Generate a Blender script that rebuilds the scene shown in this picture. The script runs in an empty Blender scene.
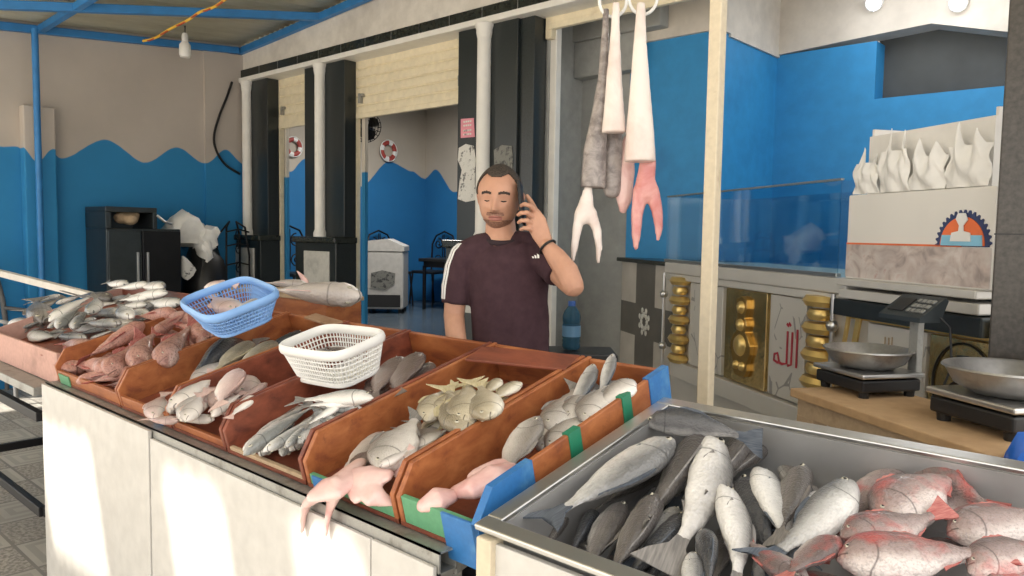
import bpy, bmesh, math, random
from mathutils import Vector, Matrix, Euler
from mathutils.bvhtree import BVHTree
random.seed(7)
S = bpy.context.scene
COL = S.collection
PI = math.pi
V = Vector

# ------------------------------------------------------------------ camera
F, H = 760.0, 1.48
PITCH, ROLL, YAW = math.radians(4.1), math.radians(0.9), math.radians(42.2)
FW = V((-math.sin(YAW) * math.cos(PITCH), math.cos(YAW) * math.cos(PITCH), -math.sin(PITCH)))
_r = FW.cross(V((0, 0, 1))).normalized()
_u = _r.cross(FW)
RT = _r * math.cos(ROLL) + _u * math.sin(ROLL)
UP = _u * math.cos(ROLL) - _r * math.sin(ROLL)
O = V((0, 0, H))
cd = bpy.data.cameras.new('camera')
cam = bpy.data.objects.new('camera', cd)
COL.objects.link(cam)
cd.sensor_width = 36
cd.lens = 36 * F / 1024
cd.clip_start = 0.05
M3 = Matrix((RT, UP, -FW)).transposed()
cam.matrix_world = Matrix.Translation(O) @ M3.to_4x4()
S.camera = cam

# ------------------------------------------------------------------ light and exposure
S.view_settings.view_transform = 'Standard'
S.view_settings.look = 'None'
S.view_settings.gamma = 1
S.view_settings.use_curve_mapping = False
S.view_settings.exposure = 0.74
W = bpy.data.worlds.new('daylight')
S.world = W
W.use_nodes = True
W.node_tree.nodes['Background'].inputs[0].default_value = (1.0, 0.97, 0.93, 1)
W.node_tree.nodes['Background'].inputs[1].default_value = 1.25
sd = bpy.data.lights.new('sun', 'SUN')
sd.energy = 6.5
sd.angle = math.radians(1.2)
sd.color = (1.0, 0.93, 0.82)
sun = bpy.data.objects.new('sun', sd)
COL.objects.link(sun)
sun.location = (-4, -6, 8)
sun.rotation_euler = V((0.25, 0.70, -0.69)).to_track_quat('-Z', 'Y').to_euler()


def lamp(name, kind, loc, energy, size=0.3, color=(1, 1, 1), aim=None):
    l = bpy.data.lights.new(name, kind)
    l.energy = energy
    l.color = color
    if kind == 'AREA':
        l.size = size
    else:
        l.shadow_soft_size = size
    o = bpy.data.objects.new(name, l)
    COL.objects.link(o)
    o.location = loc
    if aim is not None:
        o.rotation_euler = (V(aim) - V(loc)).to_track_quat('-Z', 'Y').to_euler()
    return o


# ------------------------------------------------------------------ pixel -> place helpers (to read positions off the photograph)
def ray(x, y): return FW + RT * ((x - 512) / F) - UP * ((y - 288) / F)
def onz(x, y, z): d = ray(x, y); return O + d * ((z - H) / d.z)
def onx(x, y, X): d = ray(x, y); return O + d * (X / d.x)
def ony(x, y, Y): d = ray(x, y); return O + d * (Y / d.y)
def onpl(x, y, p, n): d = ray(x, y); return O + d * ((V(p) - O).dot(n) / d.dot(n))


# ------------------------------------------------------------------ object helpers
def tag(o, label=None, cat=None, group=None, kind=None):
    if label: o['label'] = label
    if cat: o['category'] = cat
    if group: o['group'] = group
    if kind: o['kind'] = kind
    return o


def thing(name, label, cat, loc=(0, 0, 0), rot=(0, 0, 0), group=None):
    o = bpy.data.objects.new(name, None)
    o.empty_display_size = 0.1
    COL.objects.link(o)
    o.location = loc
    o.rotation_euler = rot
    return tag(o, label, cat, group)


def obj(name, bm, m, parent=None, smooth=None):
    """link a bmesh as one mesh object; smooth = angle in degrees below which edges shade smooth"""
    me = bpy.data.meshes.new(name)
    bmesh.ops.recalc_face_normals(bm, faces=bm.faces)
    if smooth is not None:
        lim = math.radians(smooth)
        for f in bm.faces: f.smooth = True
        for e in bm.edges:
            if len(e.link_faces) == 2 and e.calc_face_angle(0) > lim: e.smooth = False
    bm.to_mesh(me)
    bm.free()
    for mm in (m if isinstance(m, (list, tuple)) else [m]): me.materials.append(mm)
    o = bpy.data.objects.new(name, me)
    COL.objects.link(o)
    if parent: o.parent = parent
    return o


def copy_tree(o, parent=None):
    c = o.copy()
    COL.objects.link(c)
    if parent: c.parent = parent
    for ch in o.children: copy_tree(ch, c)
    return c


def nb(): return bmesh.new()


def box(bm, c, s, rot=None, bevel=0.0, mi=0):
    """box centred at c with full sizes s"""
    r = bmesh.ops.create_cube(bm, size=1)
    vs = r['verts']
    m = Matrix.Translation(V(c)) @ (rot.to_4x4() if rot else Matrix.Identity(4)) @ Matrix.Diagonal((s[0], s[1], s[2], 1))
    bmesh.ops.transform(bm, matrix=m, verts=vs)
    fs = set(f for v in vs for f in v.link_faces)
    for f in fs: f.material_index = mi
    if bevel:
        es = set(e for v in vs for e in v.link_edges)
        bmesh.ops.bevel(bm, geom=list(es), offset=bevel, segments=2, affect='EDGES', profile=0.5)
    return bm


def bx(bm, a, b, bevel=0.0, mi=0):
    a, b = V(a), V(b)
    d = b - a
    return box(bm, (a + b) / 2, (abs(d.x), abs(d.y), abs(d.z)), None, bevel, mi)


def frame_of(t, prev=None):
    t = t.normalized()
    ref = prev if prev is not None else (V((0, 0, 1)) if abs(t.z) < 0.9 else V((0, 1, 0)))
    a = (ref - t * ref.dot(t))
    a.normalize()
    return t, a, t.cross(a)


def tube(bm, pts, r, n=8, flat=1.0, flat_axis=None, caps=True, mi=0, round_caps=False):
    """tube along pts; r number or list; flat scales the radius along flat_axis"""
    pts = [V(p) for p in pts]
    k = len(pts)
    rs = list(r) if isinstance(r, (list, tuple)) else [r] * k
    if round_caps:
        d0 = (pts[0] - pts[1]).normalized(); d1 = (pts[-1] - pts[-2]).normalized()
        pts = [pts[0] + d0 * rs[0] * 0.9, pts[0] + d0 * rs[0] * 0.6] + pts + [pts[-1] + d1 * rs[-1] * 0.6, pts[-1] + d1 * rs[-1] * 0.9]
        rs = [rs[0] * 0.35, rs[0] * 0.8] + rs + [rs[-1] * 0.8, rs[-1] * 0.35]
        k = len(pts)
    rings = []
    prev = V(flat_axis) if flat_axis is not None else None
    for i, p in enumerate(pts):
        t = (pts[min(i + 1, k - 1)] - pts[max(i - 1, 0)])
        if t.length < 1e-9: t = V((0, 0, 1))
        t, a, b = frame_of(t, prev)
        prev = a
        ring = []
        for j in range(n):
            th = 2 * PI * j / n
            ring.append(bm.verts.new(p + a * (math.cos(th) * rs[i] * flat) + b * (math.sin(th) * rs[i])))
        rings.append(ring)
    fs = []
    for i in range(k - 1):
        for j in range(n):
            fs.append(bm.faces.new((rings[i][j], rings[i][(j + 1) % n], rings[i + 1][(j + 1) % n], rings[i + 1][j])))
    if caps:
        fs.append(bm.faces.new(rings[0][::-1]))
        fs.append(bm.faces.new(rings[-1]))
    for f in fs: f.material_index = mi
    return bm


def lathe(bm, prof, n=24, mat=None, mi=0, sx=1.0, sy=1.0):
    """revolve (radius, z) profile about z, then transform by mat"""
    rings = []
    for (r, z) in prof:
        if r < 1e-6:
            rings.append([bm.verts.new((0, 0, z))])
        else:
            rings.append([bm.verts.new((r * sx * math.cos(2 * PI * j / n), r * sy * math.sin(2 * PI * j / n), z)) for j in range(n)])
    fs = []
    for a, b in zip(rings, rings[1:]):
        for j in range(n):
            q = []
            for v in (a[j % len(a)], a[(j + 1) % len(a)], b[(j + 1) % len(b)], b[j % len(b)]):
                if v not in q: q.append(v)
            if len(q) > 2:
                f = bm.faces.new(q); f.material_index = mi; fs.append(f)
    for rg in (rings[0], rings[-1]):
        if len(rg) > 1:
            f = bm.faces.new(rg); f.material_index = mi
    if mat is not None:
        bmesh.ops.transform(bm, matrix=mat, verts=[v for rg in rings for v in rg])
    return bm


def prism(bm, poly, d, mat=None, mi=0, z0=0.0):
    """2-D outline (x, y) extruded from z0 to z0 + d, then transformed by mat"""
    a = [bm.verts.new((p[0], p[1], z0)) for p in poly]
    b = [bm.verts.new((p[0], p[1], z0 + d)) for p in poly]
    n = len(poly)
    fs = [bm.faces.new(a[::-1]), bm.faces.new(b)]
    for i in range(n):
        fs.append(bm.faces.new((a[i], a[(i + 1) % n], b[(i + 1) % n], b[i])))
    for f in fs: f.material_index = mi
    if mat is not None: bmesh.ops.transform(bm, matrix=mat, verts=a + b)
    return bm


def disc_poly(r, n=28, cx=0, cy=0, sx=1, sy=1):
    return [(cx + r * sx * math.cos(2 * PI * i / n), cy + r * sy * math.sin(2 * PI * i / n)) for i in range(n)]


def remeshed(name, bm, m, parent, voxel=0.006, smooth_it=6, fac=0.5):
    """fuse overlapping closed shapes into one continuous skin"""
    me = bpy.data.meshes.new(name)
    bmesh.ops.recalc_face_normals(bm, faces=bm.faces)
    bm.to_mesh(me)
    bm.free()
    o = bpy.data.objects.new(name, me)
    COL.objects.link(o)
    md = o.modifiers.new('r', 'REMESH')
    md.mode = 'VOXEL'
    md.voxel_size = voxel
    md.use_smooth_shade = True
    if smooth_it:
        sm = o.modifiers.new('s', 'SMOOTH')
        sm.iterations = smooth_it
        sm.factor = fac
    dg = bpy.context.evaluated_depsgraph_get()
    me2 = bpy.data.meshes.new_from_object(o.evaluated_get(dg))
    o.modifiers.clear()
    o.data = me2
    bpy.data.meshes.remove(me)
    me2.name = name
    me2.materials.clear()
    for mm in (m if isinstance(m, (list, tuple)) else [m]): me2.materials.append(mm)
    for p in me2.polygons: p.use_smooth = True
    if parent: o.parent = parent
    return o


# ------------------------------------------------------------------ materials
class NT:
    def __init__(s, name, rough=0.6, metal=0.0, spec=0.5):
        s.m = bpy.data.materials.new(name)
        s.m.use_nodes = True
        s.t = s.m.node_tree
        s.b = s.t.nodes['Principled BSDF']
        s.b.inputs['Roughness'].default_value = rough
        s.b.inputs['Metallic'].default_value = metal
        s.b.inputs['Specular IOR Level'].default_value = spec

    def n(s, kind, **kw):
        nd = s.t.nodes.new('ShaderNode' + kind)
        for k, v in kw.items(): setattr(nd, k, v)
        return nd

    def l(s, a, b): s.t.links.new(a, b)

    def inp(s, sock, v):
        if hasattr(v, 'links') or isinstance(v, bpy.types.NodeSocket): s.l(v, sock)
        else: sock.default_value = v

    def coord(s, which='Object'): return s.n('TexCoord').outputs[which]

    def xyz(s, v):
        nd = s.n('SeparateXYZ'); s.l(v, nd.inputs[0]); return nd.outputs

    def math(s, op, a, b=0.0, c=0.0, clamp=False):
        nd = s.n('Math', operation=op, use_clamp=clamp)
        s.inp(nd.inputs[0], a); s.inp(nd.inputs[1], b); s.inp(nd.inputs[2], c)
        return nd.outputs[0]

    def noise(s, v, scale, detail=3, rough=0.55, dist=0.0):
        nd = s.n('TexNoise')
        s.l(v, nd.inputs['Vector'])
        nd.inputs['Scale'].default_value = scale
        nd.inputs['Detail'].default_value = detail
        nd.inputs['Roughness'].default_value = rough
        nd.inputs['Distortion'].default_value = dist
        return nd.outputs['Fac']

    def scale(s, v, sc):
        nd = s.n('Mapping'); s.l(v, nd.inputs[0]); nd.inputs['Scale'].default_value = sc; return nd.outputs[0]

    def ramp(s, f, stops, interp='LINEAR'):
        nd = s.n('ValToRGB')
        nd.color_ramp.interpolation = interp
        e = nd.color_ramp.elements
        while len(e) < len(stops): e.new(0.5)
        for el, (p, c) in zip(e, stops):
            el.position = p
            el.color = (*c, 1) if hasattr(c, '__len__') else (c, c, c, 1)
        s.inp(nd.inputs[0], f)
        return nd.outputs[0]

    def mix(s, f, a, b, mode='MIX'):
        nd = s.n('Mix', data_type='RGBA', blend_type=mode)
        s.inp(nd.inputs[0], f)
        for sock, v in ((nd.inputs[6], a), (nd.inputs[7], b)):
            if isinstance(v, bpy.types.NodeSocket): s.l(v, sock)
            else: sock.default_value = (*v, 1)
        return nd.outputs[2]

    def bump(s, h, strength=0.3, dist=0.01):
        nd = s.n('Bump')
        nd.inputs['Strength'].default_value = strength
        nd.inputs['Distance'].default_value = dist
        s.l(h, nd.inputs['Height'])
        s.l(nd.outputs[0], s.b.inputs['Normal'])

    def col(s, c): s.inp(s.b.inputs['Base Color'], c if isinstance(c, bpy.types.NodeSocket) else (*c, 1)); return s


def plain(name, c, rough=0.6, metal=0.0, var=0.12, scale=9.0, spec=0.5, bump=0.0, bscale=60.0):
    k = NT(name, rough, metal, spec)
    co = k.coord()
    f = k.noise(co, scale, 4)
    lo = tuple(max(0, x * (1 - var)) for x in c)
    hi = tuple(min(1, x * (1 + var)) for x in c)
    k.col(k.ramp(f, [(0.3, lo), (0.7, hi)]))
    if bump: k.bump(k.noise(co, bscale, 4), bump, 0.004)
    return k.m


def stained(name, c, dirt, rough=0.6, metal=0.0, scale=4.0, lo=0.52, hi=0.7, bump=0.1):
    k = NT(name, rough, metal)
    co = k.coord()
    f = k.noise(co, scale, 6, 0.65)
    f2 = k.noise(co, scale * 9, 3)
    b = k.ramp(f2, [(0.3, tuple(x * 0.92 for x in c)), (0.7, tuple(min(1, x * 1.06) for x in c))])
    k.col(k.mix(k.ramp(f, [(lo, 0.0), (hi, 1.0)]), b, dirt))
    if bump: k.bump(f2, bump, 0.003)
    return k.m


def wave_wall(name, axis, lo, hi, stops, zlo, zhi, upper, blue):
    """plaster wall with hand painted blue waves: stops = [(coord, height)]"""
    k = NT(name, 0.75)
    g = k.n('NewGeometry').outputs['Position']
    o = k.xyz(g)
    t = k.math('DIVIDE', k.math('SUBTRACT', o[axis], lo), hi - lo)
    h = k.ramp(t, [((s - lo) / (hi - lo), (z - zlo) / (zhi - zlo)) for s, z in stops], 'B_SPLINE' if False else 'EASE')
    zz = k.math('DIVIDE', k.math('SUBTRACT', o[2], zlo), zhi - zlo)
    nz = k.math('MULTIPLY', k.math('SUBTRACT', k.noise(g, 7, 2), 0.5), 0.03)
    d = k.math('MULTIPLY', k.math('SUBTRACT', k.math('ADD', zz, nz), h), 60, clamp=False)
    f = k.math('ADD', d, 0.5, clamp=True)
    dirt = k.noise(g, 1.6, 5)
    up = k.ramp(dirt, [(0.3, tuple(x * 0.86 for x in upper)), (0.7, upper)])
    bl = k.ramp(dirt, [(0.3, tuple(x * 0.85 for x in blue)), (0.7, blue)])
    k.col(k.mix(f, bl, up))
    k.bump(k.noise(g, 40, 4), 0.15, 0.004)
    return k.m


BLUE = (0.024, 0.24, 0.52)
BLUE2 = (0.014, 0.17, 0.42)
GREYW = (0.52, 0.465, 0.415)
M = {}
M['beam_blue'] = plain('blue painted steel', (0.03, 0.20, 0.50), 0.45)
M['white_paint'] = stained('white painted plaster', (0.72, 0.68, 0.62), (0.42, 0.38, 0.33), 0.7, scale=1.2, lo=0.5, hi=0.8)
M['cream_wall'] = stained('cream plaster', (0.62, 0.57, 0.50), (0.45, 0.41, 0.36), 0.8, scale=1.0)
M['grey_wall'] = stained('grey cement render', (0.34, 0.345, 0.33), (0.25, 0.255, 0.245), 0.8, scale=1.5)
M['blue_wall'] = stained('blue emulsion', BLUE, (0.016, 0.17, 0.40), 0.6, scale=1.1)
M['white_column'] = plain('white column', (0.80, 0.78, 0.73), 0.5, var=0.05)
M['granite'] = plain('black granite', (0.014, 0.019, 0.020), 0.32, var=0.5, scale=120, spec=0.6)
M['granite_trim'] = plain('dark marble trim', (0.022, 0.026, 0.022), 0.25, var=0.5, scale=30)
M['marble_grey'] = stained('pale grey marble', (0.55, 0.54, 0.50), (0.33, 0.33, 0.31), 0.3, scale=3)
M['shutter'] = stained('cream shutter', (0.78, 0.69, 0.50), (0.42, 0.30, 0.17), 0.55, scale=2.0, lo=0.62, hi=0.85)
M['cream_pole'] = stained('cream painted pole', (0.62, 0.54, 0.40), (0.33, 0.22, 0.13), 0.5, scale=5, lo=0.58, hi=0.75)
M['black'] = plain('black plastic', (0.012, 0.012, 0.013), 0.4)
M['black_iron'] = plain('black wrought iron', (0.010, 0.010, 0.012), 0.5, 0.3)
M['dark_metal'] = plain('dark cabinet metal', (0.050, 0.060, 0.065), 0.3, 0.6)
M['steel'] = plain('stainless steel', (0.60, 0.60, 0.59), 0.28, 0.95, var=0.08, scale=3)
M['steel_dull'] = stained('dull steel', (0.42, 0.41, 0.40), (0.20, 0.19, 0.18), 0.4, 0.85, scale=6)
M['galv'] = stained('galvanised tube', (0.36, 0.36, 0.34), (0.18, 0.17, 0.15), 0.5, 0.6, scale=12)
M['gold'] = plain('polished brass', (0.80, 0.58, 0.22), 0.28, 0.7, var=0.1)
M['gold_dark'] = plain('dark brass relief', (0.52, 0.34, 0.12), 0.3, 0.9)  # darker brass for the raised ornament and dots
M['white_sheet'] = stained('white steel sheet', (0.56, 0.545, 0.515), (0.46, 0.44, 0.41), 0.38, scale=2.2, lo=0.55, hi=0.85, bump=0.03)
M['white_plastic'] = plain('white plastic', (0.80, 0.80, 0.78), 0.4, var=0.04)
M['bag_plastic'] = plain('thin white plastic bag', (0.84, 0.83, 0.80), 0.35, var=0.08)
M['blue_plastic'] = plain('light blue plastic', (0.22, 0.42, 0.78), 0.4, var=0.06)
M['bag_blue'] = plain('blue plastic bag', (0.02, 0.13, 0.55), 0.3)
M['red'] = plain('red paint', (0.35, 0.05, 0.04), 0.5)
M['orange'] = plain('orange print', (0.80, 0.18, 0.06), 0.5)
M['navy'] = plain('navy print', (0.03, 0.05, 0.14), 0.5)
M['sky_print'] = plain('light blue print', (0.25, 0.55, 0.75), 0.5)
M['yellow_cable'] = plain('yellow cable', (0.75, 0.47, 0.05), 0.5)
M['red_cable'] = plain('red cable', (0.40, 0.06, 0.02), 0.5)
M['pink_paper'] = plain('pink paper', (0.75, 0.30, 0.36), 0.8)
M['paper'] = stained('torn white paper', (0.70, 0.69, 0.65), (0.12, 0.12, 0.12), 0.8, scale=14, lo=0.55, hi=0.62)
M['paper_dark'] = stained('torn grey paper', (0.22, 0.22, 0.20), (0.06, 0.06, 0.06), 0.8, scale=14, lo=0.5, hi=0.6)
M['cardboard'] = stained('brown cardboard', (0.46, 0.30, 0.16), (0.36, 0.22, 0.11), 0.85, scale=3)
M['pink_card'] = stained('pink printed cardboard', (0.55, 0.33, 0.28), (0.40, 0.24, 0.20), 0.8, scale=5)
M['old_wood'] = stained('pale bare wood', (0.42, 0.31, 0.20), (0.25, 0.17, 0.10), 0.8, scale=7)
M['rubber'] = plain('black rubber', (0.012, 0.012, 0.012), 0.5)
M['phone'] = plain('black phone', (0.008, 0.008, 0.010), 0.55)
M['tape_green'] = plain('green tape', (0.02, 0.20, 0.11), 0.4)
M['tape_blue'] = stained('blue paint on board', (0.03, 0.16, 0.42), (0.10, 0.28, 0.50), 0.45, scale=8)
M['green_paint'] = stained('green paint on board', (0.10, 0.30, 0.16), (0.18, 0.33, 0.20), 0.5, scale=8)
M['bulb'] = plain('frosted glass bulb', (0.85, 0.84, 0.80), 0.3, var=0.03)


def crate_mat(name, a, b, c, rough=0.45):
    k = NT(name, rough)
    co = k.coord()
    f = k.noise(k.scale(co, (2.0, 5.0, 9.0)), 2.2, 6, 0.65, 0.4)
    f2 = k.noise(co, 26, 4, 0.7)
    base = k.ramp(f, [(0.30, c), (0.48, a), (0.70, b)])
    k.col(k.mix(k.ramp(f2, [(0.60, 0.0), (0.75, 0.55)]), base, (0.10, 0.03, 0.02)))
    k.bump(f2, 0.2, 0.003)
    return k.m


M['crate'] = crate_mat('varnished orange board', (0.33, 0.105, 0.035), (0.46, 0.17, 0.06), (0.20, 0.055, 0.024))
M['crate_red'] = crate_mat('wet red brown board', (0.20, 0.055, 0.030), (0.30, 0.085, 0.045), (0.10, 0.025, 0.016))
M['crate_edge'] = crate_mat('worn board edge', (0.36, 0.22, 0.13), (0.45, 0.30, 0.20), (0.24, 0.12, 0.07), 0.8)


def tile_floor():
    k = NT('patterned paving', 0.55)
    g = k.n('NewGeometry').outputs['Position']
    o = k.xyz(k.scale(g, (3.0, 3.0, 3.0)))
    fu = k.math('SUBTRACT', k.math('FRACT', o[0]), 0.5)
    fv = k.math('SUBTRACT', k.math('FRACT', o[1]), 0.5)
    d = k.math('MAXIMUM', k.math('ABSOLUTE', fu), k.math('ABSOLUTE', fv))
    par = k.math('FRACT', k.math('MULTIPLY', k.math('ADD', k.math('FLOOR', o[0]), k.math('FLOOR', o[1])), 0.5))
    chk = k.math('GREATER_THAN', par, 0.25)
    ring = k.math('GREATER_THAN', k.math('FRACT', k.math('MULTIPLY', d, 5.0)), 0.5)
    sp = k.noise(g, 55, 3)
    speck = k.ramp(sp, [(0.4, (0.20, 0.185, 0.165)), (0.6, (0.42, 0.39, 0.35))])
    sq = k.mix(ring, (0.43, 0.41, 0.37), (0.34, 0.325, 0.295))
    c = k.mix(chk, speck, sq)
    grout = k.math('GREATER_THAN', d, 0.478)
    c = k.mix(grout, c, (0.20, 0.19, 0.175))
    wear = k.noise(g, 2.0, 5)
    k.col(k.mix(k.ramp(wear, [(0.45, 0.0), (0.75, 0.4)]), c, (0.25, 0.24, 0.22)))
    return k.m


def dark_tiles():
    k = NT('dark blue grey floor tiles', 0.25)
    g = k.n('NewGeometry').outputs['Position']
    b = k.n('TexBrick')
    k.l(g, b.inputs['Vector'])
    b.offset = 0
    b.inputs['Scale'].default_value = 2.5
    b.inputs['Brick Width'].default_value = 1.0
    b.inputs['Row Height'].default_value = 1.0
    b.inputs['Mortar Size'].default_value = 0.02
    b.inputs['Color1'].default_value = (0.060, 0.085, 0.115, 1)
    b.inputs['Color2'].default_value = (0.075, 0.10, 0.125, 1)
    b.inputs['Mortar'].default_value = (0.03, 0.04, 0.05, 1)
    k.col(b.outputs['Color'])
    return k.m


M['paving'] = tile_floor()
M['dark_tiles'] = dark_tiles()


def roof_mat():
    k = NT('corrugated sheet underside', 0.5, 0.3)
    g = k.n('NewGeometry').outputs['Position']
    f = k.noise(k.scale(g, (3, 0.5, 1)), 2.5, 5)
    k.col(k.ramp(f, [(0.3, (0.58, 0.56, 0.45)), (0.55, (0.72, 0.70, 0.58)), (0.75, (0.78, 0.75, 0.64))]))
    tr = k.n('BsdfTranslucent'); tr.inputs[0].default_value = (0.80, 0.74, 0.58, 1)
    mx = k.n('MixShader'); mx.inputs[0].default_value = 0.10  # translucency added to brighten the underside and spread soft light below
    k.l(k.b.outputs[0], mx.inputs[1]); k.l(tr.outputs[0], mx.inputs[2])
    k.l(mx.outputs[0], k.t.nodes['Material Output'].inputs[0])
    return k.m


M['roof'] = roof_mat()


def fish_mat(name, Hh, back, flank, belly, blotch=None, blo=0.55, bhi=0.68, bscale=3.0, rough=0.30, stripes=0.0, speck=0.0):
    """natural countershading by the fish's own height, scales, gill line, optional blotches"""
    k = NT(name, rough)
    co = k.coord()
    o = k.xyz(co)
    rnd = k.n('ObjectInfo').outputs['Random']
    off = k.n('VectorMath', operation='ADD')
    k.l(co, off.inputs[0])
    cr = k.n('CombineXYZ')
    k.l(k.math('MULTIPLY', rnd, 40.0), cr.inputs[0]); k.l(k.math('MULTIPLY', rnd, 17.0), cr.inputs[1])
    k.l(cr.outputs[0], off.inputs[1])
    cv = off.outputs[0]
    nz = k.noise(cv, 9, 4)
    t = k.math('ADD', k.math('MULTIPLY', o[2], 0.5 / Hh), 0.5)
    t = k.math('ADD', t, k.math('MULTIPLY', k.math('SUBTRACT', nz, 0.5), 0.30))
    c = k.ramp(t, [(0.18, belly), (0.40, flank), (0.60, tuple((a + b) / 2 for a, b in zip(flank, back))), (0.80, back)])
    if stripes:
        w = k.math('SINE', k.math('MULTIPLY', o[2], 2 * PI * 7 / (2 * Hh)))
        c = k.mix(k.math('MULTIPLY', k.math('GREATER_THAN', w, 0.3), stripes), c, back)
    # gill cover line: arc around the head
    dx = k.math('SUBTRACT', o[0], 0.43)
    dist = k.math('SQRT', k.math('ADD', k.math('MULTIPLY', dx, dx), k.math('MULTIPLY', o[2], k.math('MULTIPLY', o[2], 0.8))))
    arc = k.math('SUBTRACT', 1.0, k.math('MULTIPLY', k.math('ABSOLUTE', k.math('SUBTRACT', dist, 0.165)), 110.0), clamp=True)
    c = k.mix(k.math('MULTIPLY', arc, 0.8), c, tuple(x * 0.35 for x in back))
    mz = k.math('ABSOLUTE', k.math('ADD', o[2], k.math('MULTIPLY', k.math('SUBTRACT', 0.5, o[0]), 0.35)))
    mo = k.math('MULTIPLY', k.math('LESS_THAN', mz, 0.006), k.math('GREATER_THAN', o[0], 0.435))
    c = k.mix(k.math('MULTIPLY', mo, 0.8), c, tuple(x * 0.3 for x in back))
    if blotch:
        bn = k.noise(cv, bscale, 3)
        c = k.mix(k.ramp(bn, [(blo, 0.0), (bhi, 0.85)]), c, blotch)
    if speck:
        sn = k.noise(cv, 45, 2)
        c = k.mix(k.ramp(sn, [(0.52, 0.0), (0.62, speck)]), c, tuple(x * 0.4 for x in back))
    val = k.n('HueSaturation')
    k.l(k.math('ADD', k.math('MULTIPLY', rnd, 0.30), 0.85), val.inputs['Value'])
    k.l(c, val.inputs['Color'])
    k.col(val.outputs[0])
    vo = k.n('TexVoronoi')
    k.l(k.scale(co, (1, 1, 1.3)), vo.inputs['Vector'])
    vo.inputs['Scale'].default_value = 55
    k.bump(vo.outputs['Distance'], 0.35, 0.006)
    k.b.inputs['Coat Weight'].default_value = 0.35
    k.b.inputs['Coat Roughness'].default_value = 0.15
    return k.m


def fin_mat(name, c, c2):
    k = NT(name, 0.45)
    co = k.coord()
    f = k.noise(k.scale(co, (3, 1, 40)), 2.5, 3)
    k.col(k.ramp(f, [(0.35, c), (0.65, c2)]))
    return k.m


def flesh(name, c, c2, rough=0.28, scale=9.0):
    k = NT(name, rough)
    co = k.coord()
    f = k.noise(co, scale, 5, 0.6, 0.5)
    k.col(k.ramp(f, [(0.35, c2), (0.6, c)]))
    k.bump(k.noise(co, scale * 4, 4), 0.25, 0.006)
    k.b.inputs['Subsurface Weight'].default_value = 0.0
    k.b.inputs['Coat Weight'].default_value = 0.3
    return k.m


M['flesh_pink'] = flesh('pale pink skinned flesh', (0.80, 0.56, 0.52), (0.66, 0.36, 0.34))
M['flesh_red'] = flesh('red flesh', (0.72, 0.36, 0.33), (0.55, 0.16, 0.15))
M['flesh_white'] = flesh('white belly skin', (0.80, 0.73, 0.68), (0.68, 0.55, 0.50), scale=5)
M['ray_skin'] = flesh('speckled grey fish skin', (0.36, 0.32, 0.30), (0.17, 0.145, 0.14), 0.4, 26)
M['eye_white'] = plain('pale fish eye', (0.55, 0.52, 0.42), 0.15, var=0.05)
M['eye_black'] = plain('dark pupil', (0.01, 0.01, 0.01), 0.1)

# ================================================================== SETTING
YS = 4.3            # storefront face
XL = -7.98          # far end wall of the covered forecourt
ROOFP, ROOFN = V((XL, 4.28, 3.43)), V((-0.058, -0.088, 1.0))


def struct(name, bm, m, smooth=None):
    o = obj(name, bm, m, None, smooth)
    o['kind'] = 'structure'
    return o


def roofz(x, y): return ROOFP.z + 0.058 * (x - XL) + 0.088 * (y - 4.28)


b = nb(); bx(b, (-13, -1.3, -0.12), (5, YS + 0.2, 0.0)); struct('floor', b, M['paving'])
b = nb(); bx(b, (-22, -22, -0.14), (14, -1.3, -0.015)); struct('floor', b, plain('pale bounce street concrete', (0.60, 0.55, 0.48), 0.9))  # unseen street, made pale to bounce sunlight onto roof and walls
b = nb(); bx(b, (-9.7, YS + 0.2, -0.12), (-3.8, 8.6, 0.35)); struct('floor', b, M['dark_tiles'])
b = nb(); bx(b, (-3.8, YS + 0.2, -0.12), (2.0, 6.1, 0.02)); struct('floor', b, M['dark_tiles'])

wl = wave_wall('plaster with blue waves, end wall', 1, 1.5, 4.4,
               [(1.6, 2.19), (2.0, 2.18), (2.12, 2.19), (2.24, 2.06), (2.38, 2.19), (2.47, 2.12), (2.87, 2.33), (3.24, 2.14),
                (3.57, 2.32), (3.86, 2.18), (4.09, 2.34), (4.3, 2.2)], 1.9, 2.5, GREYW, BLUE)
b = nb(); bx(b, (XL - 0.2, 0.6, 0), (XL, YS + 0.1, 3.6)); struct('wall_left', b, wl)
b = nb(); bx(b, (XL, 3.86, 0), (XL + 0.03, YS + 0.05, 3.38)); struct('trim_1', b, wl)
b = nb(); bx(b, (XL, 2.14, 0), (XL + 0.12, 2.40, 2.56), 0.012); struct('trim_2', b, wl)

# beam wall over the shops
b = nb(); bx(b, (XL - 0.2, YS, 3.22), (1.5, YS + 0.22, 4.3)); struct('wall_front', b, M['white_paint'])
b = nb()
bx(b, (XL, YS - 0.03, 3.135), (-0.3, YS + 0.2, 3.222), 0.003)
for k in range(24):
    bx(b, (XL + 0.42 + k * 0.37, YS - 0.032, 3.136), (XL + 0.424 + k * 0.37, YS - 0.028, 3.221), mi=1)
struct('trim_3', b, [M['granite_trim'], M['steel_dull']])
b = nb(); bx(b, (XL, YS - 0.055, 3.085), (-0.3, YS + 0.15, 3.133), 0.006); struct('trim_4', b, M['white_column'])

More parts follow.
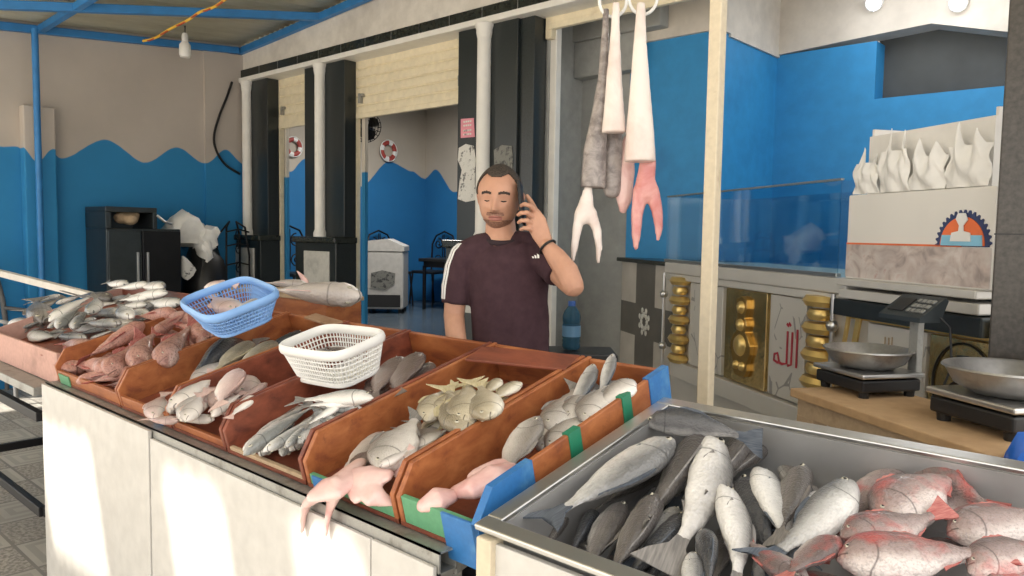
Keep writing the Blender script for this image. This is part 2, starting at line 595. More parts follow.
# the left shop's inside
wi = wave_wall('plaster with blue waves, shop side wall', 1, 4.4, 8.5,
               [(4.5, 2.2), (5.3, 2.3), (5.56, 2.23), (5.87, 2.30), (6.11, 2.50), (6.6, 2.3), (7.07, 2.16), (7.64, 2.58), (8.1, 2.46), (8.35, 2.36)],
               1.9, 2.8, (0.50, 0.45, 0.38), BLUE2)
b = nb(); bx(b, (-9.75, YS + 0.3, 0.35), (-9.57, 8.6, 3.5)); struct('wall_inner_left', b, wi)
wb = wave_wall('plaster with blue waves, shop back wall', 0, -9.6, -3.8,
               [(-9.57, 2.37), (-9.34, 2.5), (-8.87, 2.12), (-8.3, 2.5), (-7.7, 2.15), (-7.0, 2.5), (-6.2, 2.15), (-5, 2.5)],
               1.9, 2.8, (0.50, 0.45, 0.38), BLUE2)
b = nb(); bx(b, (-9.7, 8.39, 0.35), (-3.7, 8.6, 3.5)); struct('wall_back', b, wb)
b = nb(); bx(b, (-9.7, YS + 0.2, 3.5), (1.5, 8.6, 3.6)); struct('ceiling', b, M['cream_wall'])
b = nb(); bx(b, (-9.75, YS + 0.1, 0), (XL, YS + 0.3, 3.5)); struct('wall_inner_front', b, M['cream_wall'])

# the right shop: grey side wall and back wall, blue recess
b = nb(); bx(b, (-3.98, YS + 0.26, 0), (-3.8, 8.5, 3.5)); struct('wall_partition', b, M['grey_wall'])
YA, XB, YC = 5.0, -2.61, 5.99
b = nb(); bx(b, (-3.8, YA, 0), (-3.34, YA + 0.15, 3.5)); struct('wall_grey', b, M['grey_wall'])
b = nb(); bx(b, (-3.34, YA - 0.002, 0), (XB, YA + 0.15, 2.93)); struct('wall_blue_left', b, M['blue_wall'])
b = nb(); bx(b, (-3.34, YA - 0.03, 2.93), (XB + 0.02, YA + 0.15, 3.5)); struct('wall_cream_left', b, M['cream_wall'])
b = nb(); bx(b, (XB - 0.15, YA + 0.15, 0), (XB, YC, 2.91)); struct('wall_blue_side', b, M['blue_wall'])
b = nb(); bx(b, (XB - 0.15, YA + 0.15, 2.91), (XB + 0.02, YC, 3.5)); struct('wall_cream_side', b, M['cream_wall'])
# back wall with a dark opening
b = nb()
bx(b, (XB, YC, 0), (-1.86, YC + 0.2, 2.93)); bx(b, (-1.86, YC, 0), (1.5, YC + 0.2, 2.51)); bx(b, (-0.5, YC, 2.51), (1.5, YC + 0.2, 2.93))
struct('wall_blue_back', b, M['blue_wall'])
b = nb()
prism(b, [(XB, 2.93), (-1.9, 2.97), (-1.5, 2.99), (-1.05, 2.86), (-0.6, 2.86), (1.5, 2.9), (1.5, 3.5), (XB, 3.5)], 0.21, Matrix(((1, 0, 0, 0), (0, 0, 1, YC - 0.02), (0, 1, 0, 0), (0, 0, 0, 1))))
struct('wall_cream_back', b, M['cream_wall'])
b = nb(); bx(b, (-1.9, YC + 0.19, 2.4), (-0.3, YC + 0.21, 3.1)); struct('wall_recess', b, plain('dark grey opening', (0.05, 0.055, 0.055), 0.6, var=0.3, scale=2))
b = nb(); bx(b, (1.4, YS, 0), (1.6, YC, 3.5)); struct('wall_right', b, M['cream_wall'])
b = nb(); bx(b, (-3.8, YA - 0.12, 2.72), (-3.2, YA, 3.0), 0.01); struct('trim_5', b, M['grey_wall'])
b = nb()
bx(b, (-3.82, YA - 0.14, 3.0), (-3.0, YA - 0.0, 3.5), 0.01); struct('trim_6', b, M['grey_wall'])
# white jamb of the right shop
b = nb(); bx(b, (-3.84, YS + 0.18, 0), (-3.72, YS + 0.26, 3.1), 0.006); struct('trim_7', b, M['grey_wall'])
b = nb(); bx(b, (-3.72, YS + 0.19, 0), (-3.66, YS + 0.25, 3.1), 0.004); struct('trim_8', b, M['white_column'])

# forecourt roof: corrugated sheet, ribs running to the street
b = nb()
nx, px0, px1, y0, y1 = 620, XL - 0.1, 0.05, -2.7, YS + 0.02
# unseen gaps added to the sheet near the street edge to throw sun patches
def roof_strip(xa, xb, ya, yb):
    prev = None
    n = max(2, int((xb - xa) / 0.0166))
    for i in range(n + 1):
        x = xa + (xb - xa) * i / n
        dz = 0.016 * math.sin(x * 2 * PI / 0.10)
        cur = [b.verts.new((x, y, roofz(x, y) + 0.075 + dz + t)) for t in (0, 0.004) for y in (ya, yb)]
        if prev:
            for q in ((0, 1), (1, 3), (3, 2), (2, 0)):
                b.faces.new((prev[q[0]], prev[q[1]], cur[q[1]], cur[q[0]]))
        else:
            b.faces.new((cur[0], cur[1], cur[3], cur[2]))
        prev = cur
    b.faces.new((prev[2], prev[3], prev[1], prev[0]))


roof_strip(px0, px1, -1.60, y1)
roof_strip(px0, px1, y0, -2.02)
for xa, xb in ((px0, -4.28), (-3.72, -3.15), (-2.80, -2.45), (-2.2, px1)): roof_strip(xa, xb, -2.02, -1.60)
o = struct('ceiling', b, M['roof'])
for p in o.data.polygons: p.use_smooth = True


def beam(p, q, label, w=0.06, h=0.07, group=None):
    p, q = V(p), V(q)
    d = (q - p)
    L = d.length
    b = nb()
    rot = d.to_track_quat('X', 'Z').to_matrix()
    box(b, (0, 0, 0), (L, w, h), rot, 0.006)
    o = obj('roof_beam', b, M['beam_blue'])
    o.location = (p + q) / 2
    tag(o, label, 'beam', group)
    return o


def rp(x, y, drop=0.0):
    p = onpl(x, y, ROOFP, ROOFN)
    return V((p.x, p.y, p.z - drop))


beam((XL + 0.04, -1.2, roofz(XL, -1.2)), (XL + 0.04, 4.24, roofz(XL, 4.24)), 'blue steel roof beam along the top of the end wall')
e = rp(318, 17); s = rp(0, 5); d = (s - e)
beam(e + (e - s).normalized() * 0.02, e + d * 2.0, 'blue steel roof beam crossing the roof sheet, ending at the shop beam', 0.07, 0.07)
e = rp(240, 52); s = rp(360, 0); d = s - e
beam(e, e + d.normalized() * 7.6, 'blue steel roof beam sloping along the wall above the shops', 0.06, 0.07)
e = rp(38, 31); s = rp(88, 0); d = s - e
beam(e, e + d.normalized() * 8.5, 'blue steel roof beam running from the top of the blue post', 0.06, 0.06)
p = rp(38, 33)
pz = p.z
b = nb()
lathe(b, [(0.0, 0), (0.028, 0), (0.028, pz - 0.03), (0, pz - 0.03)], 14)
bx(b, (-0.06, -0.06, 0), (0.06, 0.06, 0.01))
o = obj('roof_post', b, M['beam_blue'], None, 40)
q = onx(41, 250, XL + 0.20)
o.location = (q.x, q.y, 0)
tag(o, 'thin blue steel post standing in front of the end wall', 'post')

# wires and the bulb
def cable(name, pts, r, m, label, cat='cable', n=6):
    b = nb()
    # Catmull-Rom through the points
    P = [V(p) for p in pts]
    out = []
    for i in range(len(P) - 1):
        a, c, d, e = P[max(i - 1, 0)], P[i], P[i + 1], P[min(i + 2, len(P) - 1)]
        for k in range(6):
            t = k / 6
            out.append(0.5 * ((2 * c) + (d - a) * t + (2 * a - 5 * c + 4 * d - e) * t * t + (-a + 3 * c - 3 * d + e) * t ** 3))
    out.append(P[-1])
    tube(b, out, r, n)
    o = obj(name, b, m, None, 60)
    if label: tag(o, label, cat)
    return o, out


ROOFQ = ROOFP - V((0, 0, 0.13))
pts = [onpl(x, y, ROOFQ, ROOFN) for x, y in ((143, 41), (155, 38), (170, 29), (188, 20), (200, 12), (214, 7), (228, -2), (250, -12))]
cb, out = cable('electric_cable', pts, 0.012, M['yellow_cable'], 'yellow and red twisted cable strung under the roof sheet')
b = nb()
tw = []
for i, p in enumerate(out):
    a = i * 1.1
    tw.append(p + V((0.016 * math.cos(a), 0.016 * math.sin(a), 0.016 * math.sin(a))))
tube(b, tw, 0.007, 6)
obj('red_wire', b, M['red_cable'], cb, 60)
L0 = onx(185, 47, -7.4)
zt = roofz(L0.x, L0.y) + 0.03
t = thing('hanging_bulb', 'white bulb hanging on a short wire under the roof', 'light bulb', (L0.x, L0.y, 0))
zb = L0.z
b = nb(); tube(b, [(0, 0, zb + 0.10), (0.01, 0, zb + 0.2), (0, 0, zt)], 0.006, 6); obj('wire', b, M['black'], t)
b = nb(); lathe(b, [(0, 0.13), (0.022, 0.13), (0.03, 0.10), (0.03, 0.05), (0, 0.05)], 14, Matrix.Translation((0, 0, zb))); obj('socket', b, M['white_plastic'], t, 40)
b = nb(); lathe(b, [(0, 0.05), (0.03, 0.05), (0.052, 0.02), (0.055, -0.07), (0.045, -0.10), (0, -0.105)], 16, Matrix.Translation((0, 0, zb))); obj('glass', b, M['bulb'], t, 40)
cable('black_cable', [onx(x, y, XL + 0.05) for x, y in ((232, 82), (227, 97), (219, 117), (214, 137), (217, 152), (226, 165), (240, 174))], 0.014, M['black'],
      'black cable looping down the corner pilaster beside the shops')


# ------------------------------------------------------------------ storefront piers
def pier(x0, x1, cx0, cx1, label, depth=0.135):
    t = thing('shop_pier', label, 'pier', ((x0 + x1) / 2, YS, 0), group=None)
    c = (x0 + x1) / 2
    b = nb()
    bx(b, (x0 - c, 0, 1.42), (x1 - c, depth, 3.085), 0.004)
    obj('granite_cladding', b, M['granite'], t)
    b = nb()
    bx(b, (x0 - c - 0.02, -0.10, 0), (x1 - c + 0.01, depth, 1.36), 0.006)
    obj('plinth', b, M['granite'], t)
    b = nb(); bx(b, (x0 - c - 0.04, -0.13, 1.36), (x1 - c + 0.03, depth, 1.42), 0.01); obj('ledge', b, M['granite_trim'], t)
    b = nb(); bx(b, (cx0 - c - 0.08, -0.112, 0.85), (cx1 - c + 0.18, -0.098, 1.28), 0.003); obj('marble_panel', b, M['marble_grey'], t)
    m = (cx0 + cx1) / 2 - c
    r = (cx1 - cx0) / 2 * 0.62
    b = nb()
    lathe(b, [(0, 1.42), (r * 1.25, 1.42), (r * 1.25, 1.46), (r, 1.49), (r * 0.97, 3.0), (0, 3.0)], 20, Matrix.Translation((m, -0.03, 0)))
    o = obj('column', b, M['white_column'], t, 40)
    b = nb()
    lathe(b, [(0, 2.98), (r, 2.98), (r * 1.15, 3.02), (r * 1.15, 3.04), (r * 1.35, 3.07), (r * 1.35, 3.085), (0, 3.085)], 20, Matrix.Translation((m, -0.03, 0)))
    obj('capital', b, M['white_column'], o, 40)
    return t


pier(-7.935, -7.45, -7.91, -7.74, 'black granite pier with white column at the far end of the shopfront')
pier(-6.74, -6.07, -6.51, -6.34, 'black granite pier with white column between the two roller shutters')
p3 = pier(-4.52, -3.88, -4.29, -4.11, 'black granite pier with white column behind the man')
b = nb(); bx(b, (-3.88 + 4.2, 0.03, 0), (-3.74 + 4.2, 0.17, 3.085), 0.004); obj('jamb_cladding', b, M['granite'], p3)
# notices stuck to the third pier (its front plane)
def sheet(name, px, m, label, Y, jag=0.0, group=None):
    P = [ony(x, y, Y) for x, y in px]
    c = sum(P, V()) / len(P)
    b = nb()
    prism(b, [(p.x - c.x, p.z - c.z) for p in P], 0.003, Matrix(((1, 0, 0, 0), (0, 0, -1, 0), (0, 1, 0, 0), (0, 0, 0, 1))))
    o = obj(name, b, m)
    o.location = c
    tag(o, label, 'notice', group)
    return o


pn = sheet('paper_notice', [(461, 119), (474, 118), (475, 137), (461, 138)], M['pink_paper'], 'small pink printed notice on the black pier above the torn poster', YS - 0.002)
b = nb()
for zz in (0.05, 0.02, -0.02, -0.05):
    for k in range(4):
        bx(b, (-0.045 + k * 0.024, -0.0045, zz - 0.006), (-0.045 + k * 0.024 + 0.018, -0.003, zz + 0.008))
obj('printed_text', b, M['paper'], pn)
sheet('torn_poster', [(459, 148), (466, 144), (474, 146), (476, 160), (475, 180), (476, 200), (466, 202), (458, 199), (460, 180), (462, 170), (458, 160)], M['paper'],
      'torn white poster on the black pier left of the white column', YS - 0.002)
sheet('torn_poster', [(494, 150), (502, 145), (512, 146), (513, 160), (512, 174), (503, 171), (495, 176)], M['paper_dark'],
      'torn grey poster on the black pier just above the man\'s head', YS - 0.002)


# ------------------------------------------------------------------ roller shutters
def shutter(x0, x1, zlo, zhi, Y, label, bracket=True):
    t = thing('roller_shutter', label, 'roller shutter', ((x0 + x1) / 2, Y, zlo))
    w = (x1 - x0) / 2
    h = zhi - zlo
    b = nb()
    nsl = max(2, int(h / 0.085))
    prof = []
    for i in range(nsl):
        z = h * i / nsl
        s = h / nsl
        prof += [(-0.004, z + 0.002), (-0.016, z + s * 0.15), (-0.018, z + s * 0.5), (-0.016, z + s * 0.85), (-0.004, z + s * 0.985)]
    poly = prof + [(0.012, h), (0.012, 0)]
    prism(b, poly, 2 * w, Matrix(((0, 0, 1, -w), (1, 0, 0, 0), (0, 1, 0, 0), (0, 0, 0, 1))))
    obj('curtain', b, M['shutter'], t)
    b = nb(); bx(b, (-w, -0.026, -0.035), (w, 0.016, 0.012), 0.006); obj('bottom_bar', b, M['shutter'], t)
    for s in (-1, 1):
        b = nb(); bx(b, (s * w - 0.03, -0.02, -zlo + 0.36 if bracket else -0.1), (s * w + 0.03, 0.03, h), 0.004); obj('guide_rail', b, M['shutter'], t)
    if bracket:
        for s in (-1, 1):
            b = nb(); bx(b, (s * (w - 0.12) - 0.03, -0.045, 0.16), (s * (w - 0.12) + 0.03, -0.014, 0.19), 0.003); bx(b, (s * (w - 0.12) - 0.01, -0.06, 0.10), (s * (w - 0.12) + 0.01, -0.02, 0.19), 0.003)
            obj('latch', b, M['galv'], t)
    return t


shutter(-7.47, -6.72, 2.60, 3.10, YS + 0.16, 'narrow cream roller shutter half lowered at the far shop opening')
shutter(-6.10, -4.50, 2.585, 3.10, YS + 0.16, 'wide cream roller shutter half lowered over the middle shop opening')
shutter(-3.70, -0.5, 3.03, 3.20, YS + 0.16, 'cream roller shutter rolled up above the open right shop', False)
# wave painted jamb strips seen just inside both openings
for i, (x0, x1) in enumerate(((-7.47, -7.40), (-6.07, -6.00))):
    b = nb(); bx(b, (x0, YS + 0.205, 0.3), (x1 - 0.02, YS + 0.24, 2.62))
    struct('trim_%d' % (9 + i), b, wave_wall('jamb paint %d' % i, 0, x0 - 1, x1 + 1, [(x0 - 0.9, 2.05), (x1 + 0.9, 2.05)], 1.8, 2.6, (0.66, 0.62, 0.55), BLUE))

# dark granite pillar at the right
t = thing('granite_pillar', 'dark granite clad pillar at the right behind the second scale', 'pillar', ((O + ray(997, 200) * 2.36).x + 0.19, (O + ray(997, 200) * 2.36).y + 0.1, 0))
b = nb(); bx(b, (-0.19, -0.1, 0), (0.25, 0.0, 3.25), 0.006); obj('cladding', b, plain('brown black granite', (0.050, 0.044, 0.038), 0.3, var=0.4, scale=60), t)
b = nb()
for z in (0.75, 1.5, 2.25): bx(b, (-0.192, -0.102, z), (0.252, 0.002, z + 0.004))
obj('joint', b, M['black'], t)

# down lights of the right shop
for i, (x, y, nm) in enumerate(((870, 1, 'left'), (955, 1, 'right'))):
    p = ony(x, y, YC - 0.15)
    t = thing('spot_light', '%s of the two small round lights high on the cream back wall' % nm, 'spotlight', (p.x, YC - 0.02, p.z + 0.03), (PI / 2 + 0.5, 0, 0))
    b = nb(); lathe(b, [(0.03, -0.05), (0.055, -0.04), (0.06, 0.06), (0.05, 0.062), (0.048, 0.03), (0, 0.03)], 18); obj('housing', b, M['white_plastic'], t, 40)
    k = NT('lit lens %d' % i); k.b.inputs['Emission Color'].default_value = (0.9, 0.95, 1, 1); k.b.inputs['Emission Strength'].default_value = 12
    b = nb(); lathe(b, [(0, 0.031), (0.047, 0.031), (0.04, 0.05), (0, 0.055)], 18); obj('lens', b, k.m, t, 40)
    lamp('spot_glow', 'POINT', (p.x, YC - 0.35, p.z - 0.1), 1.2, 0.08, (0.95, 0.97, 1.0))
lamp('shop_fill', 'AREA', (-1.2, 5.2, 3.4), 10, 0.9, (0.95, 0.97, 1.0), (-1.2, 5.2, 0))  # unseen area lamp added to brighten the right shop
lamp('shop_fill', 'AREA', (-7.4, 6.4, 3.4), 60, 1.2, (1.0, 0.95, 0.88), (-7.4, 6.4, 0))  # another unseen area lamp, added to fill the left shop

# ================================================================== THINGS INSIDE THE LEFT SHOP
FX = -9.57


def life_ring(px, py, r, label):
    p = onx(px, py, FX)
    t = thing('life_ring', label, 'life ring', (FX + 0.035, p.y, p.z), (0, PI / 2, 0), 'life rings on the shop wall')
    b = nb()
    n, k = 32, 10
    rings = []
    for i in range(n):
        a = 2 * PI * i / n
        rg = []
        for j in range(k):
            th = 2 * PI * j / k
            rr = r + 0.30 * r * math.cos(th)
            rg.append(b.verts.new((rr * math.cos(a), rr * math.sin(a), 0.20 * r * math.sin(th))))
        rings.append(rg)
    for i in range(n):
        for j in range(k):
            f = b.faces.new((rings[i][j], rings[(i + 1) % n][j], rings[(i + 1) % n][(j + 1) % k], rings[i][(j + 1) % k]))
            f.material_index = 0 if (i % 8) < 5 else 1
            f.smooth = True
    obj('float_ring', b, [M['red'], M['white_plastic']], t)
    b = nb()
    tube(b, [(1.33 * r * math.cos(a), 1.33 * r * math.sin(a), 0.01) for a in [2 * PI * i / 24 for i in range(25)]], 0.008, 6)
    obj('grab_rope', b, M['white_plastic'], t, 60)
    return t


life_ring(292, 147, 0.105, 'red and white toy life ring on the wall seen through the far opening')
life_ring(387, 151, 0.125, 'pale red and white life ring at the wave peak seen through the middle opening')

# wall fan in the middle opening
p = ony(366, 127, 4.75)
t = thing('wall_fan', 'dark round fan hanging at the top left of the middle opening', 'fan', p, (PI / 2, 0, 0.7))
b = nb()
for r in (0.04, 0.07, 0.10, 0.13, 0.155):
    tube(b, [(r * math.cos(a), r * math.sin(a), 0.05 * math.cos(r * 9)) for a in [2 * PI * i / 24 for i in range(25)]], 0.004, 5)
for i in range(20):
    a = 2 * PI * i / 20
    tube(b, [(0.02 * math.cos(a), 0.02 * math.sin(a), 0.05), (0.10 * math.cos(a), 0.10 * math.sin(a), 0.035), (0.155 * math.cos(a), 0.155 * math.sin(a), 0.0), (0.10 * math.cos(a), 0.10 * math.sin(a), -0.06)], 0.003, 4)
obj('cage', b, M['black_iron'], t, 60)
for i in range(4):
    b = nb()
    a0 = i * PI / 2
    prism(b, [(0.02 * math.cos(a0), 0.02 * math.sin(a0)), (0.14 * math.cos(a0 + 0.1), 0.14 * math.sin(a0 + 0.1)), (0.145 * math.cos(a0 + 0.6), 0.145 * math.sin(a0 + 0.6)), (0.11 * math.cos(a0 + 1.2), 0.11 * math.sin(a0 + 1.2))], 0.006)
    obj('blade', b, M['black'], t)
b = nb(); lathe(b, [(0, -0.16), (0.05, -0.15), (0.06, -0.06), (0.03, 0.01), (0, 0.02)], 16); obj('motor', b, M['black'], t, 40)
b = nb(); tube(b, [(0, 0, -0.14), (0, -0.05, -0.22), (-0.1, 0.05, -0.32)], 0.018, 8); obj('bracket', b, M['black_iron'], t, 60)

# white battered fridge standing inside the shop
pf = onz(381, 312, 0.35)
t = thing('chest_fridge', 'battered white fridge with a torn open lower panel inside the middle opening', 'fridge', (pf.x, pf.y + 0.1, 0.35), (0, 0, 0.75))
b = nb(); bx(b, (-0.27, -0.28, 0.06), (0.27, 0.28, 0.86), 0.025); obj('body', b, M['white_sheet'], t)
b = nb(); prism(b, [(-0.28, 0.86), (0.28, 0.86), (0.28, 0.93), (0.05, 1.03), (-0.22, 1.0), (-0.28, 0.93)], 0.57, Matrix(((1, 0, 0, 0), (0, 0, 1, -0.285), (0, 1, 0, 0), (0, 0, 0, 1)))); obj('lid', b, M['white_sheet'], t)
b = nb(); prism(b, [(-0.18, 0.36), (0.02, 0.33), (0.15, 0.42), (0.16, 0.56), (-0.02, 0.60), (-0.17, 0.56)], 0.012, Matrix(((1, 0, 0, 0), (0, 0, 1, -0.291), (0, 1, 0, 0), (0, 0, 0, 1)))); obj('torn_panel', b, M['paper_dark'], t)
b = nb(); bx(b, (-0.23, -0.292, 0.09), (0.23, -0.278, 0.26)); obj('vent_grille', b, M['black'], t)
for sx in (-1, 1):
    for sy in (-1, 1):
        b = nb(); lathe(b, [(0, 0), (0.03, 0), (0.03, 0.07), (0, 0.07)], 10, Matrix.Translation((sx * 0.22, sy * 0.22, 0))); obj('foot', b, M['black'], t)


def spiral(bm, c, r0, turns, a0, r, sgn=1):
    pts = []
    n = int(14 * turns)
    for i in range(n + 1):
        a = a0 + sgn * 2 * PI * turns * i / n
        rr = r0 * (1 - 0.85 * i / n)
        pts.append((c[0] + rr * math.cos(a), c[1], c[2] + rr * math.sin(a)))
    tube(bm, pts, r, 5)


def iron_chair(loc, rz, label, s=1.0):
    t = thing('iron_chair', label, 'chair', loc, (0, 0, rz), 'scrolled iron chairs in the left shop')
    t.scale = (s, s, s)
    b = nb()
    bx(b, (-0.22, -0.22, 0.44), (0.22, 0.22, 0.48), 0.012)
    obj('seat', b, M['black'], t)
    for sx in (-1, 1):
        b = nb(); tube(b, [(sx * 0.20, -0.20, 0.45), (sx * 0.21, -0.23, 0.2), (sx * 0.22, -0.24, 0)], 0.013, 6); obj('leg', b, M['black_iron'], t, 60)
        b = nb(); tube(b, [(sx * 0.20, 0.20, 0.45), (sx * 0.21, 0.24, 0.2), (sx * 0.22, 0.27, 0)], 0.013, 6); obj('leg', b, M['black_iron'], t, 60)
    b = nb()
    tube(b, [(-0.21, 0.20, 0.45), (-0.22, 0.23, 0.85), (-0.16, 0.25, 0.98), (0, 0.25, 1.04), (0.16, 0.25, 0.98), (0.22, 0.23, 0.85), (0.21, 0.20, 0.45)], 0.013, 6)
    for sx in (-1, 1):
        spiral(b, (sx * 0.10, 0.23, 0.86), 0.085, 1.6, PI / 2, 0.009, sx)
        spiral(b, (sx * 0.10, 0.22, 0.63), 0.085, 1.6, -PI / 2, 0.009, -sx)
        tube(b, [(sx * 0.012, 0.23, 0.5), (sx * 0.02, 0.23, 0.75), (sx * 0.012, 0.23, 1.0)], 0.007, 5)
    obj('backrest', b, M['black_iron'], t, 60)
    return t


def at_floor(px, py, z=0.35): return onz(px, py, z)


iron_chair((-9.15, 5.75, 0.35), -PI / 2 + PI, 'black scrolled iron chair seen through the far narrow opening', 1.15)
for i, (x, y, rz, lb) in enumerate((
        (-9.2, 7.35, PI / 2, 'black scrolled iron chair directly behind the white fridge'),
        (-9.0, 8.05, 0.1, 'black scrolled iron chair in the back corner left of the dark table'),
        (-8.15, 8.05, -0.1, 'black scrolled iron chair at the shop back wall, behind the dark table'))):
    iron_chair((x, y, 0.35), rz, lb, 1.1)
t = thing('dark_table', 'dark low table with thin legs at the back of the left shop', 'table', (-7.95, 7.75, 0.35), (0, 0, 0.2))
b = nb(); bx(b, (-0.62, -0.32, 0.70), (0.62, 0.32, 0.75), 0.01); bx(b, (-0.56, -0.27, 0.62), (0.56, 0.27, 0.70)); obj('table_top', b, M['black'], t)
for sx in (-1, 1):
    for sy in (-1, 1):
        b = nb(); bx(b, (sx * 0.55 - 0.02, sy * 0.26 - 0.02, 0), (sx * 0.55 + 0.02, sy * 0.26 + 0.02, 0.64), 0.003); obj('leg', b, M['black_iron'], t)

# ------------------------------------------------------------------ the end wall: dark cabinet and litter
ps = onx(105, 213, XL + 0.55)
t = thing('metal_cabinet', 'dark metal cooking cabinet with open top bay against the blue wall', 'cabinet', (XL + 0.30, (onx(105, 213, XL + 0.55).y + onx(180, 225, XL + 0.55).y) / 2, 0), (0, 0, PI / 2))
# local x runs along the wall (towards the shops), local -y faces the forecourt
cw = (onx(180, 225, XL + 0.55).y - onx(105, 213, XL + 0.55).y) / 2
b = nb(); bx(b, (-cw, -0.26, 0.05), (cw, 0.25, 1.47), 0.01); obj('body', b, M['dark_metal'], t)
for i in range(2):
    x0, x1 = (-cw + 0.01, -cw * 0.10 - 0.005) if i == 0 else (-cw * 0.10 + 0.005, cw - 0.01)
    b = nb(); bx(b, (x0, -0.285, 0.12), (x1, -0.262, 1.45), 0.006); d = obj('door', b, M['dark_metal'] if i == 0 else plain('darker cabinet door', (0.018, 0.019, 0.022), 0.3, 0.5), t)
    b = nb(); bx(b, ((x1 - 0.05) if i == 0 else (x0 + 0.03), -0.31, 0.95), ((x1 - 0.03) if i == 0 else (x0 + 0.05), -0.284, 1.25), 0.004); obj('handle', b, M['steel'], d)
b = nb()
top = 1.62
bx(b, (-cw, -0.26, 1.47), (-cw + 0.05, 0.25, top), 0.004); bx(b, (cw * 0.35 - 0.04, -0.26, 1.47), (cw * 0.35, 0.25, top), 0.004)
bx(b, (-cw, 0.22, 1.47), (cw * 0.35, 0.25, top), 0.004); bx(b, (-cw, -0.26, top), (cw * 0.35, 0.25, top + 0.05), 0.006)
obj('open_bay', b, M['dark_metal'], t)
b = nb(); tube(b, [(cw * 0.32, -0.28, 1.60), (cw * 0.5, -0.30, 1.54), (cw * 0.85, -0.2, 1.52)], 0.012, 6); obj('tap_pipe', b, M['steel'], t, 60)
b = nb()
for i in range(14):
    a = random.random() * 6.28
    lathe(b, [(0, -0.05), (0.05, -0.03), (0.06, 0.02), (0, 0.06)], 7, Matrix.Translation((0.07 * math.cos(a) * random.random(), 0.06 * math.sin(a), random.random() * 0.05)))
o = remeshed('brown_bundle', b, M['old_wood'], None, 0.012, 3)
tag(o, 'brown crumpled bundle in the open bay of the dark metal cabinet', 'bundle')
o.location = t.matrix_basis @ V((-0.12, -0.16, 1.545))


def crumple(name, pts, m, label, cat, r=0.12, seed=0, subdiv=3, amp=0.035):
    """a crumpled bag or sack: hull of points, roughened"""
    rnd = random.Random(seed)
    b = nb()
    for p in pts: b.verts.new(p)
    bmesh.ops.convex_hull(b, input=b.verts)
    loose = [v for v in b.verts if not v.link_faces]
    bmesh.ops.delete(b, geom=loose, context='VERTS')
    bmesh.ops.subdivide_edges(b, edges=b.edges, cuts=subdiv, use_grid_fill=True, smooth=0.3)
    for v in b.verts:
        v.co += V((rnd.uniform(-1, 1), rnd.uniform(-1, 1), rnd.uniform(-1, 1))) * amp
    o = obj(name, b, m, None, 50)
    tag(o, label, cat)
    return o


def pix_hull(px, X, depth):
    out = []
    for (x, y) in px:
        p = onx(x, y, X); out.append(p)
        out.append(p + V((-depth, 0, 0)))
    return out


crumple('rubbish_sack', pix_hull([(188, 213), (171, 231), (198, 236), (206, 226), (178, 240), (200, 243)], XL + 0.45, 0.25), M['bag_plastic'], 'white sack slumped on the black bags right of the dark cabinet', 'sack', seed=1, amp=0.02)
crumple('rubbish_sack', pix_hull([(202, 232), (219, 229), (216, 248), (208, 261), (203, 250)], XL + 0.5, 0.2), M['bag_plastic'], 'small white sack hanging on the iron rack near the corner', 'sack', seed=2, amp=0.02)
o = crumple('black_bag', [V((XL + 0.16, y, z)) for y, z in ((3.62, 0.03), (3.84, 0.03), (3.62, 1.35), (3.8, 1.30))] + [V((XL + 0.45, y, z)) for y, z in ((3.6, 0.03), (3.86, 0.03), (3.62, 1.25), (3.84, 1.15))],
            M['black'], 'tall black bags piled between cabinet and corner', 'bag', seed=3, amp=0.02)
crumple('paper_scrap', pix_hull([(183, 256), (190, 262), (196, 270), (188, 280), (182, 276)], XL + 0.52, 0.02), M['paper'], 'torn pale paper scrap on the black bags', 'paper', seed=4, amp=0.004)
t = thing('iron_rack', 'black bent iron rack standing in the blue corner', 'rack', (XL + 0.3, 4.02, 0))
b = nb()
for y in (-0.13, 0.13):
    tube(b, [(0.1, y, 0), (0.1, y, 1.2), (0.06, y * 0.8, 1.5), (0, y * 0.3, 1.56), (-0.1, y, 1.4), (-0.12, y, 0)], 0.012, 6)
obj('side_frame', b, M['black_iron'], t, 60)
for z in (0.4, 0.8, 1.1, 1.3, 1.45):
    b = nb()
    tube(b, [(0.1, -0.13, z), (0.12, 0, z + 0.03), (0.1, 0.13, z)], 0.008, 6)
    spiral(b, (0.11, 0, z - 0.035), 0.06, 1.2, PI / 2, 0.006)
    obj('cross_bar', b, M['black_iron'], t, 60)

# ------------------------------------------------------------------ far left: second fish stand and a grey chair
t = thing('plastic_chair', 'grey plastic chair at the left edge by the end wall', 'chair', ((O + ray(8, 280) * 6.5).x, (O + ray(8, 280) * 6.5).y, 0), (0, 0, 2.2))
t.scale = (1.1, 1.1, 1.1)
gm = plain('grey chair plastic', (0.16, 0.16, 0.16), 0.5)
b = nb(); bx(b, (-0.23, -0.22, 0.42), (0.23, 0.22, 0.45), 0.012); obj('seat', b, gm, t)
b = nb()
n = 10
for i in range(n):
    pass
tube(b, [(-0.22, 0.20, 0.43), (-0.235, 0.25, 0.75), (-0.20, 0.29, 1.02), (-0.1, 0.31, 1.12), (0.1, 0.31, 1.12), (0.20, 0.29, 1.02), (0.235, 0.25, 0.75), (0.22, 0.20, 0.43)], 0.02, 8)
for x in (-0.12, -0.04, 0.04, 0.12):
    tube(b, [(x, 0.21, 0.43), (x, 0.26, 0.75), (x, 0.305, 1.1)], 0.014, 6, 1.0)
obj('backrest', b, gm, t, 60)
